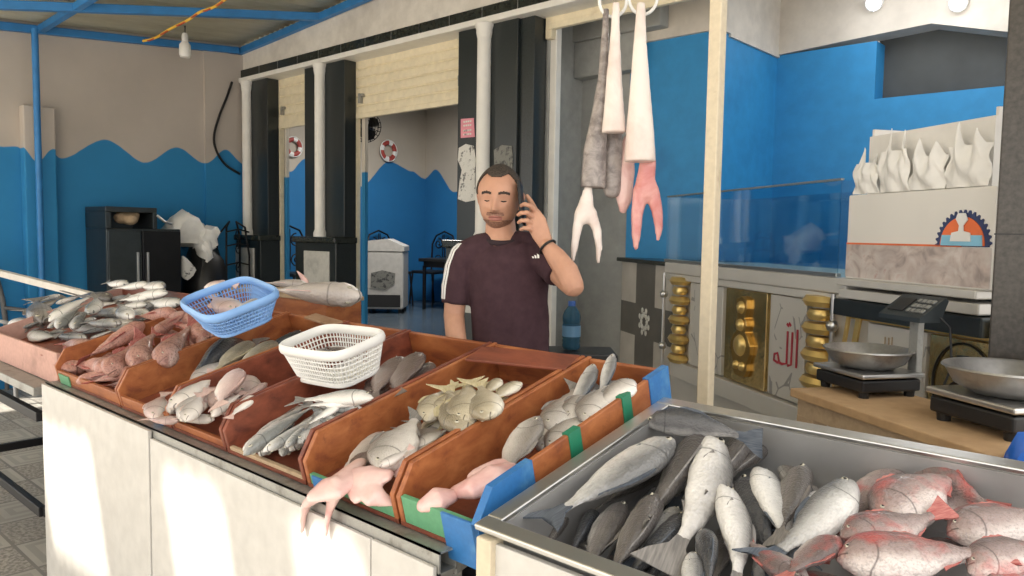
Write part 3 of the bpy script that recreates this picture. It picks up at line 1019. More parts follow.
for sx in (-1, 1):
    for sy in (-1, 1):
        b = nb(); tube(b, [(sx * 0.2, sy * 0.19, 0.43), (sx * 0.24, sy * 0.24, 0)], [0.02, 0.016], 8); obj('leg', b, gm, t, 60)
    b = nb(); tube(b, [(sx * 0.22, -0.2, 0.44), (sx * 0.25, -0.22, 0.62), (sx * 0.25, 0.05, 0.66), (sx * 0.23, 0.25, 0.68)], 0.016, 8); obj('armrest', b, gm, t, 60)

SL = 0.25
BETA = math.atan(SL)
CN = V((0, -math.sin(BETA), math.cos(BETA)))
CU = V((0, math.cos(BETA), math.sin(BETA)))
T0 = V((0, 0.99, 0.872))          # a point on the sloped display top

t = thing('steel_stand', 'low grey steel stand with black frame at the far left carrying the pink box', 'stand', (-4.05, 1.0, 0))
b = nb(); bx(b, (-0.66, -0.06, 0.800), (0.62, 0.62, 0.835), 0.004); obj('top', b, M['galv'], t)
for x, y in ((-0.62, -0.02), (-0.62, 0.58), (0.56, 0.58)):
    if True:
        b = nb(); bx(b, (x - 0.02, y - 0.02, 0), (x + 0.02, y + 0.02, 0.80), 0.003); obj('leg', b, M['black_iron'], t)
for (y, z) in ((-0.02, 0.70), (-0.02, 0.30), (0.58, 0.30)):
    b = nb(); bx(b, (-0.62, y - 0.015, z - 0.02), (0.56, y + 0.015, z + 0.02), 0.003); obj('rail', b, M['black_iron'], t)
for x in (-0.62, 0.56):
    b = nb(); bx(b, (x - 0.015, -0.02, 0.28), (x + 0.015, 0.58, 0.32), 0.003); obj('rail', b, M['black_iron'], t)
p, q = ony(0, 273, 1.75), ony(96, 297, 1.95)
b = nb()
d = q - p
box(b, (0, 0, 0), (d.length * 1.5, 0.05, 0.05), d.to_track_quat('X', 'Z').to_matrix(), 0.004)
o = obj('white_rail', b, M['white_paint'], None)
o.location = q - d * 0.75
t2 = thing('rail_barrier', 'white square rail on posts behind the silver fish at the far left', 'rail', (q.x - 0.05, q.y, 0))
o.parent = t2; o.location = (q - d * 0.75) - V(t2.location); o.name = 'rail'
for f in (0.03, 1.4):
    pp = q - d * f
    b = nb(); bx(b, (-0.02, -0.02, 0), (0.02, 0.02, pp.z - 0.02), 0.003)
    oo = obj('post', b, M['galv'], t2); oo.location = (pp.x - t2.location.x, pp.y - t2.location.y, 0)

# ================================================================== THE RIGHT SHOP: COUNTER, TABLE AND SCALES
TH = math.radians(55.7)
P0 = V((-2.59, 4.40, 0))
CROT = TH - PI / 2           # local x along the counter (to the right), local -y towards the street
M['steel_soft'] = plain('brushed pale steel', (0.68, 0.66, 0.62), 0.42, 0.35, var=0.06, scale=3)
t = thing('display_counter', 'stainless display counter with etched panels, brass ornament and tiled end', 'counter', P0, (0, 0, CROT))
b = nb(); bx(b, (0.0, 0.03, 0.10), (2.56, 0.60, 1.22)); obj('body', b, M['steel_soft'], t)
b = nb(); bx(b, (-0.02, -0.03, 1.24), (1.80, 0.66, 1.31), 0.008); obj('top_rail', b, M['steel_soft'], t)
b = nb(); bx(b, (-0.02, -0.02, 1.20), (1.80, 0.02, 1.238), 0.004); bx(b, (0.10, -0.03, 0.58), (1.8, 0.03, 0.68), 0.004); obj('trim_strip', b, M['steel_soft'], t)
b = nb(); bx(b, (0.1, 0.06, 0.02), (2.5, 0.55, 0.12)); obj('kick_base', b, M['black'], t)
# tiled end cabinet
tm = NT('grey checker tile', 0.35)
o3 = tm.xyz(tm.coord())
inx = tm.math('LESS_THAN', tm.math('ABSOLUTE', tm.math('SUBTRACT', o3[0], -0.46)), 0.17)
inz = tm.math('LESS_THAN', tm.math('ABSOLUTE', tm.math('SUBTRACT', o3[2], 0.86)), 0.12)
cross = tm.math('MAXIMUM', inx, inz)
tn = tm.noise(tm.coord(), 5, 4)
tm.col(tm.mix(cross, tm.ramp(tn, [(0.3, (0.42, 0.39, 0.35)), (0.7, (0.52, 0.49, 0.44))]), tm.ramp(tn, [(0.3, (0.10, 0.095, 0.085)), (0.7, (0.14, 0.13, 0.115))])))
b = nb(); bx(b, (-0.92, 0.03, 0.0), (0.0, 0.60, 1.28), 0.004); e = obj('tiled_cabinet', b, tm.m, t)
b = nb(); bx(b, (-0.94, -0.01, 1.28), (0.0, 0.62, 1.31), 0.006); obj('slab', b, M['granite_trim'], t)
b = nb()
for a in range(8):
    for rr in (0.05, 0.085):
        aa = a * PI / 4 + (0.4 if rr > 0.06 else 0)
        lathe(b, [(0, 0), (0.022, 0.002), (0.014, 0.006), (0, 0.007)], 8, Matrix.Translation((-0.46 + rr * math.cos(aa), 0.029, 0.86 + rr * math.sin(aa))) @ Matrix.Rotation(PI / 2, 4, 'X'))
obj('tile_rosette', b, M['marble_grey'], t)
# chrome rods with balls
for xr in (0.02, 1.74):
    b = nb(); tube(b, [(xr, -0.045, 0.60), (xr, -0.045, 1.24)], 0.011, 8)
    for z in (0.76, 1.10):
        lathe(b, [(0, -0.028), (0.02, -0.02), (0.028, 0), (0.02, 0.02), (0, 0.028)], 12, Matrix.Translation((xr, -0.045, z)))
    obj('chrome_rod', b, M['steel'], t, 60)
# brass columns of stacked ovals
for x0 in (0.18, 1.60):
    b = nb()
    for i in range(9):
        z = 0.70 + i * 0.062
        w = 0.105 if i % 2 == 0 else 0.075
        lathe(b, [(0, -0.028), (w * 0.8, -0.024), (w, 0), (w * 0.8, 0.024), (0, 0.028)], 16, Matrix.Translation((x0, -0.012, z)), sy=0.55)
    obj('brass_column', b, M['gold'], t, 50)


def etched(name, seed):
    k = NT(name, 0.35, 0.25)
    co = k.coord()
    w = k.n('TexVoronoi'); w.feature = 'DISTANCE_TO_EDGE'
    k.l(k.scale(co, (1, 1, 0.7)), w.inputs['Vector']); w.inputs['Scale'].default_value = 7
    f = k.math('LESS_THAN', w.outputs['Distance'], 0.02)
    n = k.math('GREATER_THAN', k.noise(co, 3.2 + seed), 0.56)
    k.col(k.mix(k.math('MULTIPLY', f, n), (0.64, 0.62, 0.58), (0.34, 0.33, 0.32)))
    return k.m


for i, (xa, xb) in enumerate(((0.32, 0.72), (1.20, 1.50))):
    b = nb(); bx(b, (xa, -0.008, 0.69), (xb, 0.028, 1.195), 0.003); o = obj('etched_panel', b, etched('etched steel %d' % i, i * 0.3), t)
    if i == 1: panel_allah = o
b = nb(); bx(b, (0.76, -0.010, 0.69), (1.17, 0.028, 1.195), 0.003)
gk = NT('hammered brass sheet', 0.22, 0.95)
gk.col(gk.ramp(gk.noise(gk.coord(), 6, 3), [(0.3, (0.85, 0.62, 0.26)), (0.7, (0.95, 0.78, 0.42))])); gk.bump(gk.noise(gk.coord(), 14, 2), 0.35, 0.01)
bp = obj('brass_panel', b, gk.m, t)
# raised ornament on the brass panel: a plain stacked vase shape with beads
b = nb()
RX = Matrix(((1, 0, 0, 0.965), (0, 0, 1, -0.035), (0, 1, 0, 0), (0, 0, 0, 1)))
outl = [(0.0, 0.73), (0.05, 0.735), (0.075, 0.77), (0.07, 0.81), (0.095, 0.86), (0.10, 0.91), (0.07, 0.955), (0.045, 0.975), (0.06, 1.01), (0.05, 1.04), (0.035, 1.05), (0.055, 1.10), (0.05, 1.15), (0.0, 1.165)]
prism(b, outl + [(-x, z) for x, z in outl[-2:0:-1]], 0.03, RX)
bmesh.ops.bevel(b, geom=list(b.edges), offset=0.004, segments=1, affect='EDGES')
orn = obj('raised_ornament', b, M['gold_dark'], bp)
b = nb()
for (x, z, r) in ((0, 0.90, 0.06), (0, 1.01, 0.035), (0, 1.105, 0.036), (-0.03, 0.79, 0.026), (0.03, 0.79, 0.026)):
    lathe(b, [(r, 0), (r * 0.85, 0.012), (r * 0.4, 0.02), (0, 0.022)], 16, Matrix.Translation((0.965 + x, -0.034, z)) @ Matrix.Rotation(PI / 2, 4, 'X'))
obj('boss', b, M['gold'], bp, 50)


def strokes(name, m, parent, ox, oz, y, s, paths, r=0.05):
    """hand lettering as flat bars: paths in letter units, x right, z up"""
    b = nb()
    for pth in paths:
        tube(b, [(ox + px * s, y, oz + pz * s) for px, pz in pth], r * s, 6, 0.25, (0, 1, 0), round_caps=False)
    return obj(name, b, m, parent, 60)


# red word painted on the etched panel (read right to left)
ALLAH = [[(2.35, 0.0), (2.35, 2.1)],                                   # alif
         [(1.9, 1.9), (1.88, 0.1), (1.55, 0.0)],                        # lam
         [(1.45, 1.9), (1.45, 0.1), (1.0, 0.0), (0.75, 0.05)],          # lam
         [(0.75, 0.05), (0.55, 0.55), (0.25, 0.45), (0.2, 0.1), (0.55, 0.02), (0.8, 0.05)],   # heh
         [(1.35, 2.3), (1.5, 2.2), (1.6, 2.35), (1.72, 2.22)]]
strokes('red_lettering', plain('dark red paint', (0.38, 0.03, 0.05), 0.5), panel_allah, 1.235, 0.86, -0.012, 0.088, ALLAH, 0.09)
# right-hand lower part under the sign box
b = nb(); bx(b, (1.80, -0.01, 1.14), (2.56, 0.03, 1.21), 0.004); obj('brass_band', b, M['gold'], t)
b = nb()
for i in range(27):
    for j in range(2):
        lathe(b, [(0.008, 0), (0.006, 0.004), (0, 0.005)], 6, Matrix.Translation((1.83 + i * 0.0265 + j * 0.013, -0.010, 1.16 + j * 0.03)) @ Matrix.Rotation(PI / 2, 4, 'X'))
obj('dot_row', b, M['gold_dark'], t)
b = nb(); box(b, (1.86, -0.02, 1.05), (0.03, 0.012, 0.34), Matrix.Rotation(0.18, 3, 'Y'), 0.003); box(b, (1.80, -0.02, 1.08), (0.02, 0.012, 0.26), Matrix.Rotation(0.18, 3, 'Y'), 0.003); obj('brass_strut', b, M['gold'], t)
b = nb(); bx(b, (1.92, -0.008, 0.69), (2.24, 0.028, 1.135), 0.003); pb = obj('etched_panel', b, etched('etched steel b', 0.7), t)
# faded words etched above: one line over another
L1 = [[(5.6, 0.9), (5.6, 0.1), (5.2, 0.0), (5.0, 0.35), (4.75, 0.0), (4.5, 0.35), (4.25, 0.0), (3.9, 0.0), (3.75, 0.3), (3.5, 0.25), (3.55, 0.0), (3.3, -0.5)],
      [(2.6, 0.0), (2.6, 1.4)], [(2.2, 1.3), (2.2, 0.1), (1.9, 0.0)], [(1.75, 1.3), (1.75, 0.1), (1.3, 0.0), (1.1, 0.4), (0.85, 0.3), (0.9, 0.0), (1.25, 0.0)]]
strokes('faded_lettering', plain('faded tan paint', (0.40, 0.31, 0.22), 0.6), pb, 1.945, 1.03, -0.011, 0.046, L1, 0.09)
strokes('faded_lettering', plain('faded dark paint', (0.12, 0.09, 0.08), 0.6), pb, 1.99, 0.80, -0.011, 0.052, [[(0.3, 0.0), (0.5, 0.5), (0.9, 0.0), (1.4, 0.0), (1.5, 1.2)], [(1.9, 0.0), (1.9, 1.3)], [(2.2, 0.5), (2.6, 0.1), (2.4, -0.3)], [(3.0, 0.4), (3.3, 0.0), (3.8, 0.1), (3.9, 0.6)]], 0.10)
b = nb(); bx(b, (2.26, -0.010, 0.69), (2.56, 0.028, 1.135), 0.003); bp2 = obj('brass_panel', b, gk.m, t)
b = nb(); tube(b, [(2.42 + 0.135 * math.cos(a), -0.014, 0.965 + 0.155 * math.sin(a)) for a in [2 * PI * i / 32 for i in range(33)]], 0.005, 6); obj('engraved_circle', b, M['black'], bp2, 60)
fig = [(-0.09, -0.10), (-0.095, -0.02), (-0.05, 0.02), (-0.03, 0.035), (-0.045, 0.07), (-0.07, 0.075), (-0.04, 0.085), (-0.03, 0.125), (0.02, 0.13), (0.035, 0.085), (0.065, 0.07), (0.035, 0.065), (0.025, 0.03), (0.07, 0.005), (0.095, -0.05), (0.09, -0.10)]
b = nb(); prism(b, fig, 0.004, Matrix(((1, 0, 0, 2.42), (0, 0, 1, -0.016), (0, 1, 0, 0.95), (0, 0, 0, 1)))); obj('engraved_figure', b, M['black'], bp2)

# glass case on the counter
def glass(name, tint=(0.8, 0.93, 0.97)):
    m = bpy.data.materials.new(name); m.use_nodes = True
    nt = m.node_tree
    nt.nodes.remove(nt.nodes['Principled BSDF'])
    out = nt.nodes['Material Output']
    tr = nt.nodes.new('ShaderNodeBsdfTransparent'); tr.inputs[0].default_value = (*tint, 1)
    gl = nt.nodes.new('ShaderNodeBsdfGlossy'); gl.inputs['Roughness'].default_value = 0.03
    fr = nt.nodes.new('ShaderNodeLayerWeight'); fr.inputs[0].default_value = 0.25
    ad = nt.nodes.new('ShaderNodeMath'); ad.operation = 'MULTIPLY_ADD'; ad.inputs[1].default_value = 0.30; ad.inputs[2].default_value = 0.05
    nt.links.new(fr.outputs['Facing'], ad.inputs[0])
    mx = nt.nodes.new('ShaderNodeMixShader')
    nt.links.new(ad.outputs[0], mx.inputs[0]); nt.links.new(tr.outputs[0], mx.inputs[1]); nt.links.new(gl.outputs[0], mx.inputs[2])
    nt.links.new(mx.outputs[0], out.inputs[0])
    return m


M['glass'] = glass('clear pane', (0.78, 0.90, 0.95))
t = thing('glass_case', 'clear glass case standing on the steel counter', 'glass case', P0 + V((0, 0, 1.312)), (0, 0, CROT))
b = nb(); bx(b, (-0.02, -0.02, 0.0), (1.72, -0.012, 0.42)); obj('front_pane', b, M['glass'], t)
b = nb(); bx(b, (-0.02, 0.55, 0.0), (1.72, 0.558, 0.42)); obj('back_pane', b, M['glass'], t)
for i, xx in enumerate((-0.028, 1.72)):
    b = nb(); bx(b, (xx, -0.02, 0.0), (xx + 0.008, 0.558, 0.42)); obj('side_pane', b, M['glass'], t)
b = nb(); bx(b, (-0.03, -0.03, -0.0), (1.73, -0.005, 0.018), 0.003); bx(b, (-0.028, -0.022, 0.42), (1.728, -0.008, 0.43), 0.002); obj('pane_rail', b, M['steel'], t)

# sign box with fish picture and gear mark
t = thing('sign_box', 'white sign box with a fish picture and orange gear mark on the counter', 'sign box', P0 + V((0, 0, 1.312)), (0, 0, CROT))
b = nb(); bx(b, (1.79, -0.03, 0.0), (2.53, 0.28, 0.352), 0.006); obj('cabinet', b, plain('white sign face', (0.80, 0.78, 0.74), 0.4, var=0.04, scale=2), t)
b = nb(); bx(b, (1.77, -0.06, -0.03), (2.50, 0.32, 0.0), 0.005); bx(b, (1.77, -0.045, -0.085), (2.50, 0.32, -0.045), 0.005); obj('steel_ledge', b, M['steel_soft'], t)
b = nb(); bx(b, (1.72, -0.05, -0.16), (2.52, 0.30, -0.09), 0.005); obj('dark_shelf', b, M['dark_metal'], t)
fk = NT('printed photograph of cut fish', 0.4)
co = fk.coord()
vo = fk.n('TexVoronoi'); fk.l(fk.scale(co, (1, 1, 1.6)), vo.inputs['Vector']); vo.inputs['Scale'].default_value = 9
n1 = fk.noise(co, 11, 3, 0.6, 1.0)
c = fk.ramp(n1, [(0.3, (0.36, 0.30, 0.28)), (0.45, (0.62, 0.52, 0.48)), (0.6, (0.74, 0.68, 0.64)), (0.75, (0.55, 0.24, 0.20))])
c = fk.mix(fk.math('MULTIPLY', vo.outputs['Distance'], 0.5), c, (0.30, 0.26, 0.25))
fk.col(c)
b = nb(); bx(b, (1.795, -0.034, 0.008), (2.525, -0.030, 0.145)); obj('fish_picture', b, fk.m, t)
b = nb(); bx(b, (1.795, -0.035, 0.145), (2.40, -0.031, 0.152)); obj('orange_line', b, M['orange'], t)
gx, gz, gr = 2.405, 0.165, 0.112
teeth = []
for i in range(72):
    a = PI * i / 71
    r = gr * (1.0 if (i // 2) % 2 == 0 else 1.09)
    teeth.append((gx + r * math.cos(a), gz - 0.018 + r * math.sin(a) * 1.05))
b = nb(); prism(b, teeth, 0.004, Matrix(((1, 0, 0, 0), (0, 0, -1, -0.031), (0, 1, 0, 0), (0, 0, 0, 1)))); gm1 = obj('gear_mark', b, M['navy'], t)
half = [(gx + gr * 0.86 * math.cos(PI * i / 24), gz - 0.015 + gr * 0.90 * math.sin(PI * i / 24)) for i in range(25)]
b = nb(); prism(b, half, 0.003, Matrix(((1, 0, 0, 0), (0, 0, -1, -0.0352), (0, 1, 0, 0), (0, 0, 0, 1)))); obj('orange_disc', b, M['orange'], gm1)
b = nb(); prism(b, [(gx - 0.09, gz - 0.015), (gx + 0.09, gz - 0.015), (gx + 0.086, gz + 0.022), (gx - 0.086, gz + 0.022)], 0.003, Matrix(((1, 0, 0, 0), (0, 0, -1, -0.0384), (0, 1, 0, 0), (0, 0, 0, 1)))); obj('blue_band', b, M['sky_print'], gm1)
b = nb()
prism(b, [(gx - 0.045, gz), (gx + 0.045, gz), (gx + 0.04, gz + 0.03), (gx + 0.012, gz + 0.036), (gx + 0.01, gz + 0.055), (gx + 0.028, gz + 0.075), (gx + 0.016, gz + 0.098), (gx - 0.016, gz + 0.098), (gx - 0.024, gz + 0.078), (gx - 0.008, gz + 0.055), (gx - 0.01, gz + 0.036), (gx - 0.04, gz + 0.03)], 0.003, Matrix(((1, 0, 0, 0), (0, 0, -1, -0.0416), (0, 1, 0, 0), (0, 0, 0, 1))))
obj('white_emblem', b, M['white_plastic'], gm1)

# white carton with carrier bags on the sign box
t = thing('white_carton', 'open white carton standing on the sign box behind the carrier bags', 'carton', P0 + V((0, 0, 1.666)), (0, 0, CROT))
b = nb()
for q in (((1.84, 0.02, 0), (2.46, 0.032, 0.24)), ((1.84, 0.268, 0), (2.46, 0.28, 0.27)), ((1.84, 0.032, 0), (1.852, 0.268, 0.27)), ((2.448, 0.032, 0), (2.46, 0.268, 0.27)), ((1.852, 0.032, 0), (2.448, 0.268, 0.01))):
    bx(b, *q)
obj('carton_wall', b, plain('white carton board', (0.78, 0.76, 0.72), 0.7, var=0.06), t)
b = nb(); bx(b, (1.86, 0.04, 0.012), (2.44, 0.26, 0.20), 0.03); obj('wrapped_contents', b, M['bag_plastic'], t)


def carrier_bag(x, label, w, h, seed):
    rnd = random.Random(seed)
    rnd2 = rnd.random()
    b = nb()
    n, m = 30, 16
    grid = []
    for i in range(n + 1):
        u = i / n * 2 - 1
        col = []
        for j in range(m + 1):
            v = j / m
            # bag outline: full body, two handles rising to a point
            top = 0.62 + 0.38 * (max(0, 1 - abs(u + 0.45) / 0.28) ** 1.3 + (0.55 + 0.3 * rnd2) * max(0, 1 - abs(u - 0.55) / 0.26) ** 1.3)
            z = v * h * top
            px = u * w / 2 * (1 - 0.10 * v + 0.05 * math.sin(v * 9 + seed)) + 0.001 * rnd.uniform(-1, 1)
            y = -0.012 * math.sin(u * 7 + seed) * v - 0.006 * math.sin(v * 8 + u * 5 + seed) - 0.02 * (1 - u * u) * math.sin(PI * v) + rnd.uniform(-1, 1) * 0.001
            col.append(b.verts.new((px, y, z)))
        grid.append(col)
    for i in range(n):
        for j in range(m):
            f = b.faces.new((grid[i][j], grid[i + 1][j], grid[i + 1][j + 1], grid[i][j + 1]))
    bmesh.ops.recalc_face_normals(b, faces=b.faces)
    bmesh.ops.solidify(b, geom=list(b.faces), thickness=0.003)
    o = obj('carrier_bag', b, M['bag_plastic'], None, 70)
    o.location = P0 + Matrix.Rotation(CROT, 3, 'Z') @ V((x, -0.012, 0)) + V((0, 0, 1.668))
    o.rotation_euler = (0, 0, CROT)
    tag(o, label, 'carrier bag', 'white carrier bags hung before the carton')
    return o


for x, w, h, s, lb in ((1.875, 0.15, 0.20, 1, 'white carrier bag hanging before the carton, leftmost of the four'),
                       (2.03, 0.17, 0.26, 2, 'white carrier bag with a tall pointed handle, second from the left before the carton'),
                       (2.20, 0.18, 0.20, 5, 'white carrier bag in front of the carton, third from the left'),
                       (2.385, 0.19, 0.235, 4, 'white carrier bag before the carton, nearest the dark pillar')):
    carrier_bag(x, lb, w, h, s)
t = thing('black_tray', 'black tray lying behind the white carton below the dark wall opening', 'tray', P0 + V((0, 0, 0)), (0, 0, CROT))
b = nb(); bx(b, (2.45, 0.62, 0.0), (2.85, 0.95, 1.94), 0.01); bx(b, (2.40, 0.61, 1.94), (2.87, 0.97, 1.97), 0.006); obj('cabinet_body', b, M['dark_metal'], t)
t.name = 'tall_cabinet'; t['label'] = 'dark cabinet standing behind the white carton'; t['category'] = 'cabinet'

# brown table with the scales
TZ = 0.95
A, B = onz(790, 388, TZ), onz(1000, 458, TZ)
d = (B - A).normalized()
nrm = V((-d.y, d.x, 0))
trot = math.atan2(d.y, d.x)
t = thing('scale_table', 'wooden table covered with brown cardboard carrying two scales', 'table', (A.x, A.y, 0), (0, 0, trot))
b = nb(); bx(b, (0, 0, TZ - 0.03), (1.15, 0.36, TZ), 0.004); obj('cardboard_cover', b, M['cardboard'], t)
b = nb(); bx(b, (0.02, 0.02, TZ - 0.09), (1.13, 0.34, TZ - 0.03)); obj('frame', b, M['old_wood'], t)
for x in (0.06, 0.30, 1.05):
    for y in (0.05, 0.31):
        b = nb(); bx(b, (x - 0.045, y - 0.03, 0), (x + 0.045, y + 0.03, TZ - 0.09), 0.004); obj('leg', b, M['old_wood'], t)


def scale(px, py, label, s=1.0, rz=0.0):
    p = onz(px, py, TZ)
    t = thing('weighing_scale', label, 'scale', (p.x, p.y, TZ), (0, 0, trot + rz))
    t.scale = (s, s, s)
    b = nb()
    bx(b, (-0.15, -0.14, 0.025), (0.15, 0.14, 0.075), 0.008)
    obj('base', b, M['black'], t)
    for sx in (-1, 1):
        for sy in (-1, 1):
            b = nb(); lathe(b, [(0, 0), (0.02, 0), (0.022, 0.03), (0, 0.03)], 10, Matrix.Translation((sx * 0.12, sy * 0.11, 0))); obj('foot', b, M['rubber'], t)
    b = nb(); bx(b, (-0.16, -0.15, 0.082), (0.16, 0.15, 0.102), 0.006); bx(b, (-0.06, -0.06, 0.07), (0.06, 0.06, 0.085)); obj('platform', b, M['steel'], t)
    b = nb()
    lathe(b, [(0, 0.108), (0.10, 0.105), (0.145, 0.13), (0.172, 0.178), (0.180, 0.180), (0.176, 0.186), (0.166, 0.182), (0.138, 0.140), (0.095, 0.116), (0, 0.116)], 36)
    obj('pan', b, M['steel_dull'], t, 40)
    b = nb(); bx(b, (0.075, 0.135, 0.05), (0.125, 0.165, 0.335), 0.004); obj('post', b, M['galv'], t)
    b = nb()
    prism(b, [(-0.070, 0.0), (-0.068, 0.018), (0.052, 0.100), (0.066, 0.085), (0.03, 0.0)], 0.23, Matrix(((0, 0, 1, -0.02), (1, 0, 0, 0.13), (0, 1, 0, 0.315), (0, 0, 0, 1))))
    hd = obj('display_head', b, M['dark_metal'], t)
    b = nb(); box(b, (0.042, 0.122, 0.3765), (0.085, 0.085, 0.004), Matrix.Rotation(0.60, 3, 'X'), 0.001); obj('screen', b, M['black'], hd)
    b = nb()
    for i in range(4):
        for j in range(3):
            box(b, (0.112 + i * 0.024, 0.122 + (j - 1) * 0.027, 0.377 + (j - 1) * 0.0184), (0.017, 0.02, 0.006), Matrix.Rotation(0.60, 3, 'X'))
    obj('keypad', b, M['galv'], hd)
    b = nb(); tube(b, [(0.2, 0.16, 0.34), (0.25, 0.17, 0.30), (0.27, 0.17, 0.15), (0.24, 0.15, 0.03)], 0.005, 6); obj('cord', b, M['black'], t, 60)
    return t


scale(866, 391, 'grey scale with round pan, farther one by the etched panels', 0.82)
scale(1006, 428, 'grey scale with round pan, nearer one at the right edge', 0.95)
# pole
t = thing('roof_pole', 'cream painted pole standing between the fish tray and the counter', 'pole', (O + ray(705, 402) * 2.5).to_tuple()[:2] + (0,))
zt = roofz(t.location.x, t.location.y)
b = nb(); bx(b, (-0.021, -0.021, 0.0), (0.021, 0.021, zt + 0.02), 0.004); obj('shaft', b, M['cream_pole'], t)
b = nb(); bx(b, (-0.07, -0.07, 0), (0.07, 0.07, 0.012)); obj('foot_plate', b, M['cream_pole'], t)

# water bottle on a black crate beside the man
p = O + ray(571, 349) * 3.5
t = thing('black_crate', 'black plastic crate stack standing behind the man\'s elbow', 'crate', (p.x, p.y, 0), (0, 0, YAW))
for i in range(3):
    b = nb()
    z0, z1 = i * (p.z / 3), (i + 1) * p.z / 3 - 0.004
    bx(b, (-0.15, -0.12, z0), (0.20, 0.12, z1), 0.008)
    for k in range(5): bx(b, (-0.13 + k * 0.065, -0.124, z0 + 0.08), (-0.09 + k * 0.065, -0.118, z1 - 0.05), mi=1)
    obj('crate_body', b, [M['black'], M['dark_metal']], t)
bt = thing('water_bottle', 'translucent blue water bottle with ribbed sides beside the man\'s elbow', 'bottle', (p.x, p.y, p.z), (0, 0, 0))
wm = NT('blue bottle plastic', 0.15); wm.col((0.05, 0.14, 0.22)); wm.b.inputs['Transmission Weight'].default_value = 0.55; wm.b.inputs['IOR'].default_value = 1.2
prof = [(0, 0), (0.036, 0.002), (0.041, 0.012)]
for i in range(6):
    z = 0.02 + i * 0.018
    prof += [(0.042, z), (0.039, z + 0.009)]
prof += [(0.042, 0.135), (0.042, 0.15), (0.034, 0.175), (0.016, 0.198), (0.014, 0.205), (0, 0.205)]
b = nb(); lathe(b, prof, 22); obj('bottle_body', b, wm.m, bt, 60)
b = nb(); lathe(b, [(0, 0.20), (0.017, 0.20), (0.017, 0.222), (0, 0.222)], 16); obj('cap', b, plain('blue cap', (0.03, 0.1, 0.35), 0.4), bt, 40)
b = nb(); lathe(b, [(0.0425, 0.06), (0.0430, 0.06), (0.0430, 0.11), (0.0425, 0.11)], 22); obj('wrapper', b, plain('bottle wrapper', (0.10, 0.22, 0.36), 0.4), bt, 40)
# blue bag at the right edge
p = onz(1016, 462, 0.95)
o = crumple('blue_bag', [p + V(v) for v in ((-0.03, -0.02, -0.10), (0.06, -0.02, -0.12), (0.08, 0.05, -0.1), (-0.02, 0.06, -0.08), (-0.01, 0.0, 0.03), (0.07, 0.0, 0.06), (0.03, 0.03, 0.10), (0.10, 0.06, 0.05))], M['bag_blue'], 'crumpled blue plastic bag on the table edge at the right', 'bag', seed=9, amp=0.012)

# ================================================================== MARKET TABLE AND CRATES
def crp(x0, y0, k):
    """read a position off an enlarged crop of the photograph"""
    return lambda x, y: (x0 + x / k, y0 + y / k)


TX0, TX1 = -3.32, -1.04
t = thing('market_table', 'long white sheet metal fish table with a grey tube rim', 'table', ((TX0 + TX1) / 2, 1.0, 0))
hw = (TX1 - TX0) / 2
b = nb()
for (p, q) in (((-hw, -0.047, 0.826), (hw, -0.043, 0.872)), ((-hw, -0.003, 0.826), (hw, 0.001, 0.872)), ((-hw, -0.047, 0.868), (hw, 0.001, 0.872)), ((-hw, -0.047, 0.826), (hw, 0.001, 0.830))):
    bx(b, p, q)
obj('rim_tube', b, M['galv'], t)
b = nb()
seam = -0.86 * 0 + (onpl(153, 425, (0, 0.953, 0), V((0, 1, 0))).x - (TX0 + TX1) / 2)
bx(b, (-hw + 0.005, -0.062, 0.05), (seam - 0.002, -0.050, 0.868), 0.002)
obj('front_sheet', b, M['white_sheet'], t)
b = nb(); bx(b, (seam + 0.002, -0.058, 0.05), (hw - 0.20, -0.048, 0.845), 0.002)
obj('front_sheet', b, M['white_sheet'], t)
b = nb(); bx(b, (hw - 0.196, -0.058, 0.05), (hw - 0.005, -0.048, 0.845), 0.002)
obj('front_sheet', b, M['white_sheet'], t)
b = nb(); bx(b, (-hw, -0.05, 0.05), (-hw + 0.012, 0.66, 0.86), 0.002)
obj('side_sheet', b, M['white_sheet'], t)
b = nb()
prof = [(0.0, 0.84), (0.67, 1.005), (0.67, 0.98), (0.0, 0.815)]
prism(b, prof, 2 * hw, Matrix(((0, 0, 1, -hw), (1, 0, 0, 0), (0, 1, 0, 0), (0, 0, 0, 1))))
obj('sloped_top', b, M['galv'], t)
for x in (-hw + 0.03, -0.35, 0.35, hw - 0.03):
    b = nb(); bx(b, (x - 0.022, -0.045, 0), (x + 0.022, -0.001, 0.83), 0.003); obj('leg', b, M['galv'], t)
    b = nb(); bx(b, (x - 0.022, 0.62, 0), (x + 0.022, 0.664, 0.97), 0.003); obj('leg', b, M['galv'], t)

CR = Matrix.Rotation(BETA, 3, 'X')
CLEN, CH = 0.685, 0.122


